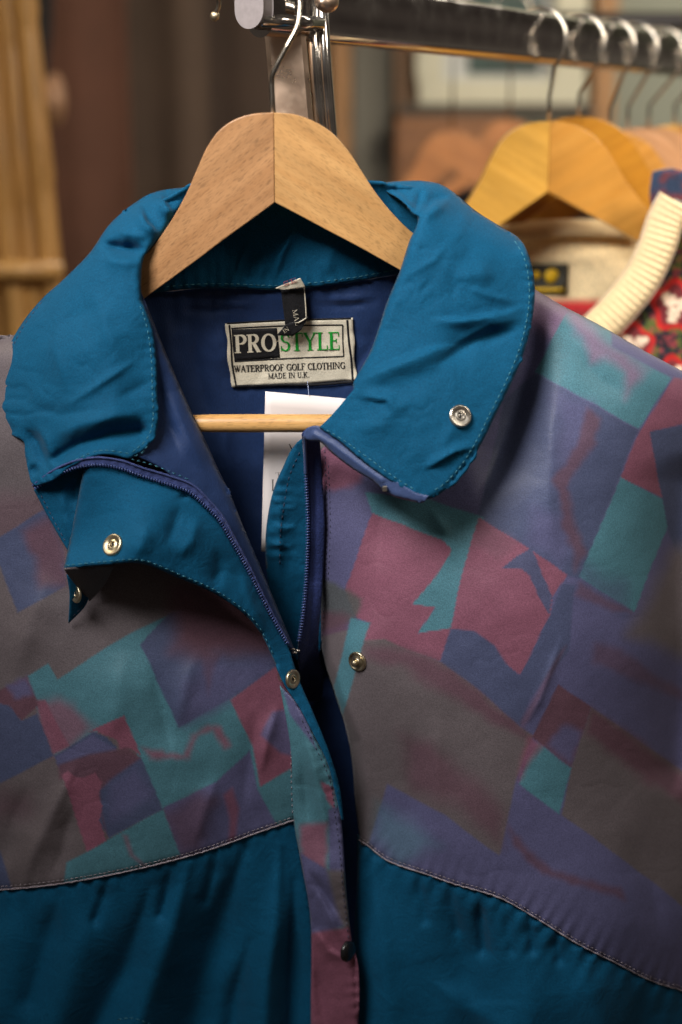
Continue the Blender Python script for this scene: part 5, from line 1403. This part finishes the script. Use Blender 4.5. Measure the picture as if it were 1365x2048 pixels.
# ------------------------------------------------------------------ the far end of the shop
def farplane(name, x0, x1, y0, y1, dd, mat, th=0.03, label=None, cat=None, group=None, kind=None, parent=None):
    a = Wp(x0, y0, dd); b = Wp(x1, y1, dd)
    mb = MB(); mb.box((a.x, a.y, b.z), (b.x, a.y + th, a.z))
    o = mb.build(name, mat, parent, smooth=False)
    bv = o.modifiers.new('bevel', 'BEVEL'); bv.width = 0.002; bv.segments = 2
    return tag(o, label, cat, group, kind)


wallm = plain_mat('grey_green_paint', srgb(138, 142, 128), 0.8, var=0.05, scale=3)
brownm = plain_mat('brown_boards', srgb(74, 50, 36), 0.7, var=0.25, scale=2.5)
a = Wp(0, 0, 2350); 
mb = MB(); mb.box((-0.06, 3.16, 0), (3.2, 3.26, 3.0)); tag(mb.build('wall', wallm, None, smooth=False), 'grey-green painted wall behind the picture and the hangers', 'wall', kind='structure')
mb = MB(); mb.box((-2.2, 3.20, 0), (-0.062, 3.30, 3.0)); tag(mb.build('wall', brownm, None, smooth=False), 'brown timber wall behind the bamboo screen', 'wall', kind='structure')
floorm = plain_mat('floor_boards', srgb(96, 80, 66), 0.6, var=0.2, scale=4)
mb = MB(); mb.box((-4, -1.5, -.05), (4, 3.8, 0)); tag(mb.build('floor', floorm, None, smooth=False), 'worn wooden shop floor', 'floor', kind='structure')

# timber posts against the wall
postm = wood_mat('warm_post', srgb(150, 108, 66), srgb(178, 132, 84), R(90), pores=0.2, k=.1)
postp = plain_mat('pale_grey_board', srgb(128, 124, 112), 0.75, var=0.1, scale=5)
for (x0, x1, m_, lb) in ((664, 702, postm, 'warm brown timber post just right of the chrome upright'), (706, 778, postp, 'pale grey painted board between two brown posts'),
                         (786, 838, postm, 'warm brown timber post left of the framed picture'), (1172, 1212, postm, 'brown timber post right of the framed picture')):
    a = Wp(x0, 500, 2300); b = Wp(x1, 500, 2300)
    mb = MB(); mb.box((a.x, 3.06, 0.0), (b.x, 3.15, 2.9)); o = mb.build('timber_post', m_, None, smooth=False)
    tag(o, lb, 'post')
# framed picture
pf = empty('framed_picture', Wp(1000, 0, 2220)); tag(pf, 'large cream-framed picture with a dark middle, on the wall behind the rail', 'picture')
crm = plain_mat('cream_frame', srgb(206, 202, 178), 0.5); drk = plain_mat('picture_dark', srgb(40, 62, 56), 0.4, var=0.5, scale=6); mnt = plain_mat('picture_mount', srgb(190, 192, 190), 0.6)
for nm, x0, x1, y0, y1, dd, m_ in (('frame', 838, 1172, 160, 208, 2210, crm), ('frame', 838, 886, -330, 160, 2210, crm), ('frame', 1124, 1172, -330, 160, 2210, crm), ('frame', 838, 1172, -380, -330, 2210, crm),
                                   ('mount', 880, 1130, -335, 165, 2232, mnt), ('artwork', 945, 1080, -260, 148, 2228, drk)):
    farplane(nm, x0, x1, y0, y1, dd, m_, .02, parent=pf)
for ch in pf.children: ch.location = Vector(ch.location) - Vector((0, 0, 0))
shadowm = plain_mat('frame_shadow_dark', srgb(74, 66, 56), 0.6)  # dark colour stands in for the shadow below the picture frame
farplane('frame_shadow', 800, 1190, 209, 232, 2190, shadowm, .07, 'dark strip standing in for the shadow under the framed picture', 'shadow_strip')
bdm = wood_mat('brown_panel', srgb(120, 78, 44), srgb(146, 98, 58), 0, pores=.2, k=.2)
farplane('wood_panel', 792, 1010, 234, 480, 2140, bdm, .03, 'brown wooden panel behind the far orange hanger', 'panel')
# far hanger and dark clothes on another rack
farw = wood_mat('old_orange_wood', srgb(150, 94, 48), srgb(166, 110, 62), R(-30), pores=.1)
def far_tx(px, py, dd, scale):
    top = Wp(px, py, dd); o0 = W(548, 225, 0)
    def T(x, y, d):
        q = W(x, y, np.zeros(np.broadcast(np.asarray(x, float), np.asarray(y, float)).shape)) - o0
        return np.stack([top.x + q[..., 0] * scale, top.y + np.broadcast_to(np.asarray(d, float) / 1000.0, q[..., 0].shape), top.z + q[..., 2] * scale], -1)
    return T, top
for px_, py_, sc, lb in ((905, 262, .95, 'blurred orange-brown hanger below the picture, on the rack at the back'), (1020, 240, .9, 'dim brown hanger on the rack at the back, partly behind the nearer orange ones')):
    T, top = far_tx(px_, py_, 1000, sc)
    h = build_hanger('clothes_hanger', (farw, farw), M['wire'], tx=T, bar=False, curve=15)
    tag(h, lb, 'hanger', 'hangers on the rack at the back')
    mb = MB(); r = .024; c0 = top + Vector((0, .006, .120))
    pts = [top + Vector((0, .006, -.004)), top + Vector((0, .006, .088))] + [c0 + Vector((math.cos(R(a_)) * r, 0, math.sin(R(a_)) * r)) for a_ in range(-70, 200, 15)]
    mb.tube(pts, .0014, 8); mb.build('hook', M['wire'], h)
t_ = Wp(905, 258, 1000)
mb = MB(); mb.tube([(t_.x - .12, t_.y + .006, t_.z + .1235), (t_.x + 1.0, t_.y + .006, t_.z + .1235)], .011, 14)
br = mb.build('hanging_rail', plain_mat('dark_rail', srgb(40, 34, 30), 0.4), None); tag(br, 'dark round rail of the rack at the back of the shop', 'rail')
dkm = cloth_mat('dark_clothes', attr='print', rough=0.9)
garment('coat', [(700, 440, 'c'), (790, 400), (880, 372), (960, 385), (1060, 430, 'c'), (1100, 1300, 'c'), (700, 1300, 'c')], 1030, flatc(lin(34, 40, 52), lin(70, 62, 58), 40, 3), 'dark coat on the far orange-brown hanger', 'coat')

# bamboo screen on the left
bamm = wood_mat('bamboo', srgb(156, 112, 58), srgb(190, 148, 88), R(90), pores=.15, k=.12)
scr = empty('bamboo_screen', (Wp(30, 540, 900).x, Wp(30, 540, 900).y, 0)); tag(scr, 'yellow bamboo pole screen at the left edge of the photo', 'screen')
for i, (xa, dd, rr) in enumerate(((-118, 915, .016), (-72, 925, .015), (-28, 905, .015), (12, 915, .0145), (52, 902, .0125))):
    t = Wp(xa, 0, dd); rnd = random.Random(i)
    mb = MB(); pts = []; rs = []
    z = 2.2
    top = t + Vector((-.04 * 0.4, 0, .4))
    zz = top.z; last = zz
    while zz > 0.0:
        x_ = t.x + (t.z - zz) * .045
        pts.append((x_, t.y, zz)); rs.append(rr * (1 + rnd.uniform(-.03, .03)))
        zz -= 0.05
        if rnd.random() < .22:
            pts.append((t.x + (t.z - zz) * .045, t.y, zz)); rs.append(rr * 1.13)
            pts.append((t.x + (t.z - zz + .012) * .045, t.y, zz - .012)); rs.append(rr * .96); zz -= .03
    mb.tube(pts, rs, 14); mb.build('pole', bamm, scr)
for yy in (540, -560, 1800):
    a = Wp(-200, yy, 878); b = Wp(126, yy, 878)
    mb = MB(); mb.tube([a, a.lerp(b, .5), b], [.011, .0115, .0105], 14); mb.build('cross_pole', bamm, scr)
# dark coat rail things behind the screen
drape = cloth_mat('brown_drape', attr='print', rough=0.85, grain=.1, weave=200)
def curtain(name, x0, x1, dd, col, label, y1=1900, amp=.004, per=.09):
    a = Wp(x0, 300, dd); b = Wp(x1, 300, dd); n = 70; mb = MB(); v = []
    ztop = 2.25
    for j in range(2):
        for i in range(n):
            t = i / (n - 1); x_ = a.x + (b.x - a.x) * t
            v.append((x_, a.y + amp * math.sin((x_ - a.x) / per * 6.283 + .8 * math.sin(x_ * 23)), ztop if j == 0 else 0.05))
    mb.add(v, [(i, n + i, n + i + 1, i + 1) for i in range(n - 1)])
    o = mb.build(name, plain_mat(name + '_cloth', col, .85, var=.18, scale=7), None)
    so = o.modifiers.new('thickness', 'SOLIDIFY'); so.thickness = .004
    tag(o, label, 'curtain'); return o
curtain('curtain', 88, 262, 1700, srgb(84, 52, 38), 'reddish-brown curtain right of the bamboo screen')
curtain('curtain', 262, 420, 1790, srgb(70, 54, 42), 'grey-brown curtain left of the wooden hanger', per=.12)
curtain('curtain', 420, 560, 1860, srgb(58, 43, 33), 'dark brown curtain behind the chrome upright', per=.14)
lw = Wp(60, 330, 1500)
bag = Sheet([(62, -160, 'c'), (96, -160, 'c'), (104, 0), (98, 120), (84, 200), (66, 200, 'c')], [(62, -160, 1500), (96, -160, 1500), (84, 200, 1500), (66, 100, 1490)], noise=(5, 60, 4), step=12)
tag(bag.build('scarf', plain_mat('black_cloth', srgb(24, 22, 24), .8), None, sp=14, thick=12), 'narrow black scarf hanging beside the bamboo screen', 'scarf')
tsl = Sheet([(92, 160), (112, 145), (128, 170), (132, 215), (120, 250), (98, 252), (84, 228), (84, 190)], [(92, 160, 1450), (130, 200, 1450), (98, 250, 1450), (108, 205, 1436)], noise=(2, 30, 4), step=8)
tag(tsl.build('wooden_float', plain_mat('pale_tan', srgb(150, 112, 82), .6), None, sp=9, thick=40), 'pale tan pear-shaped wooden piece hanging beside the bamboo screen', 'ornament')
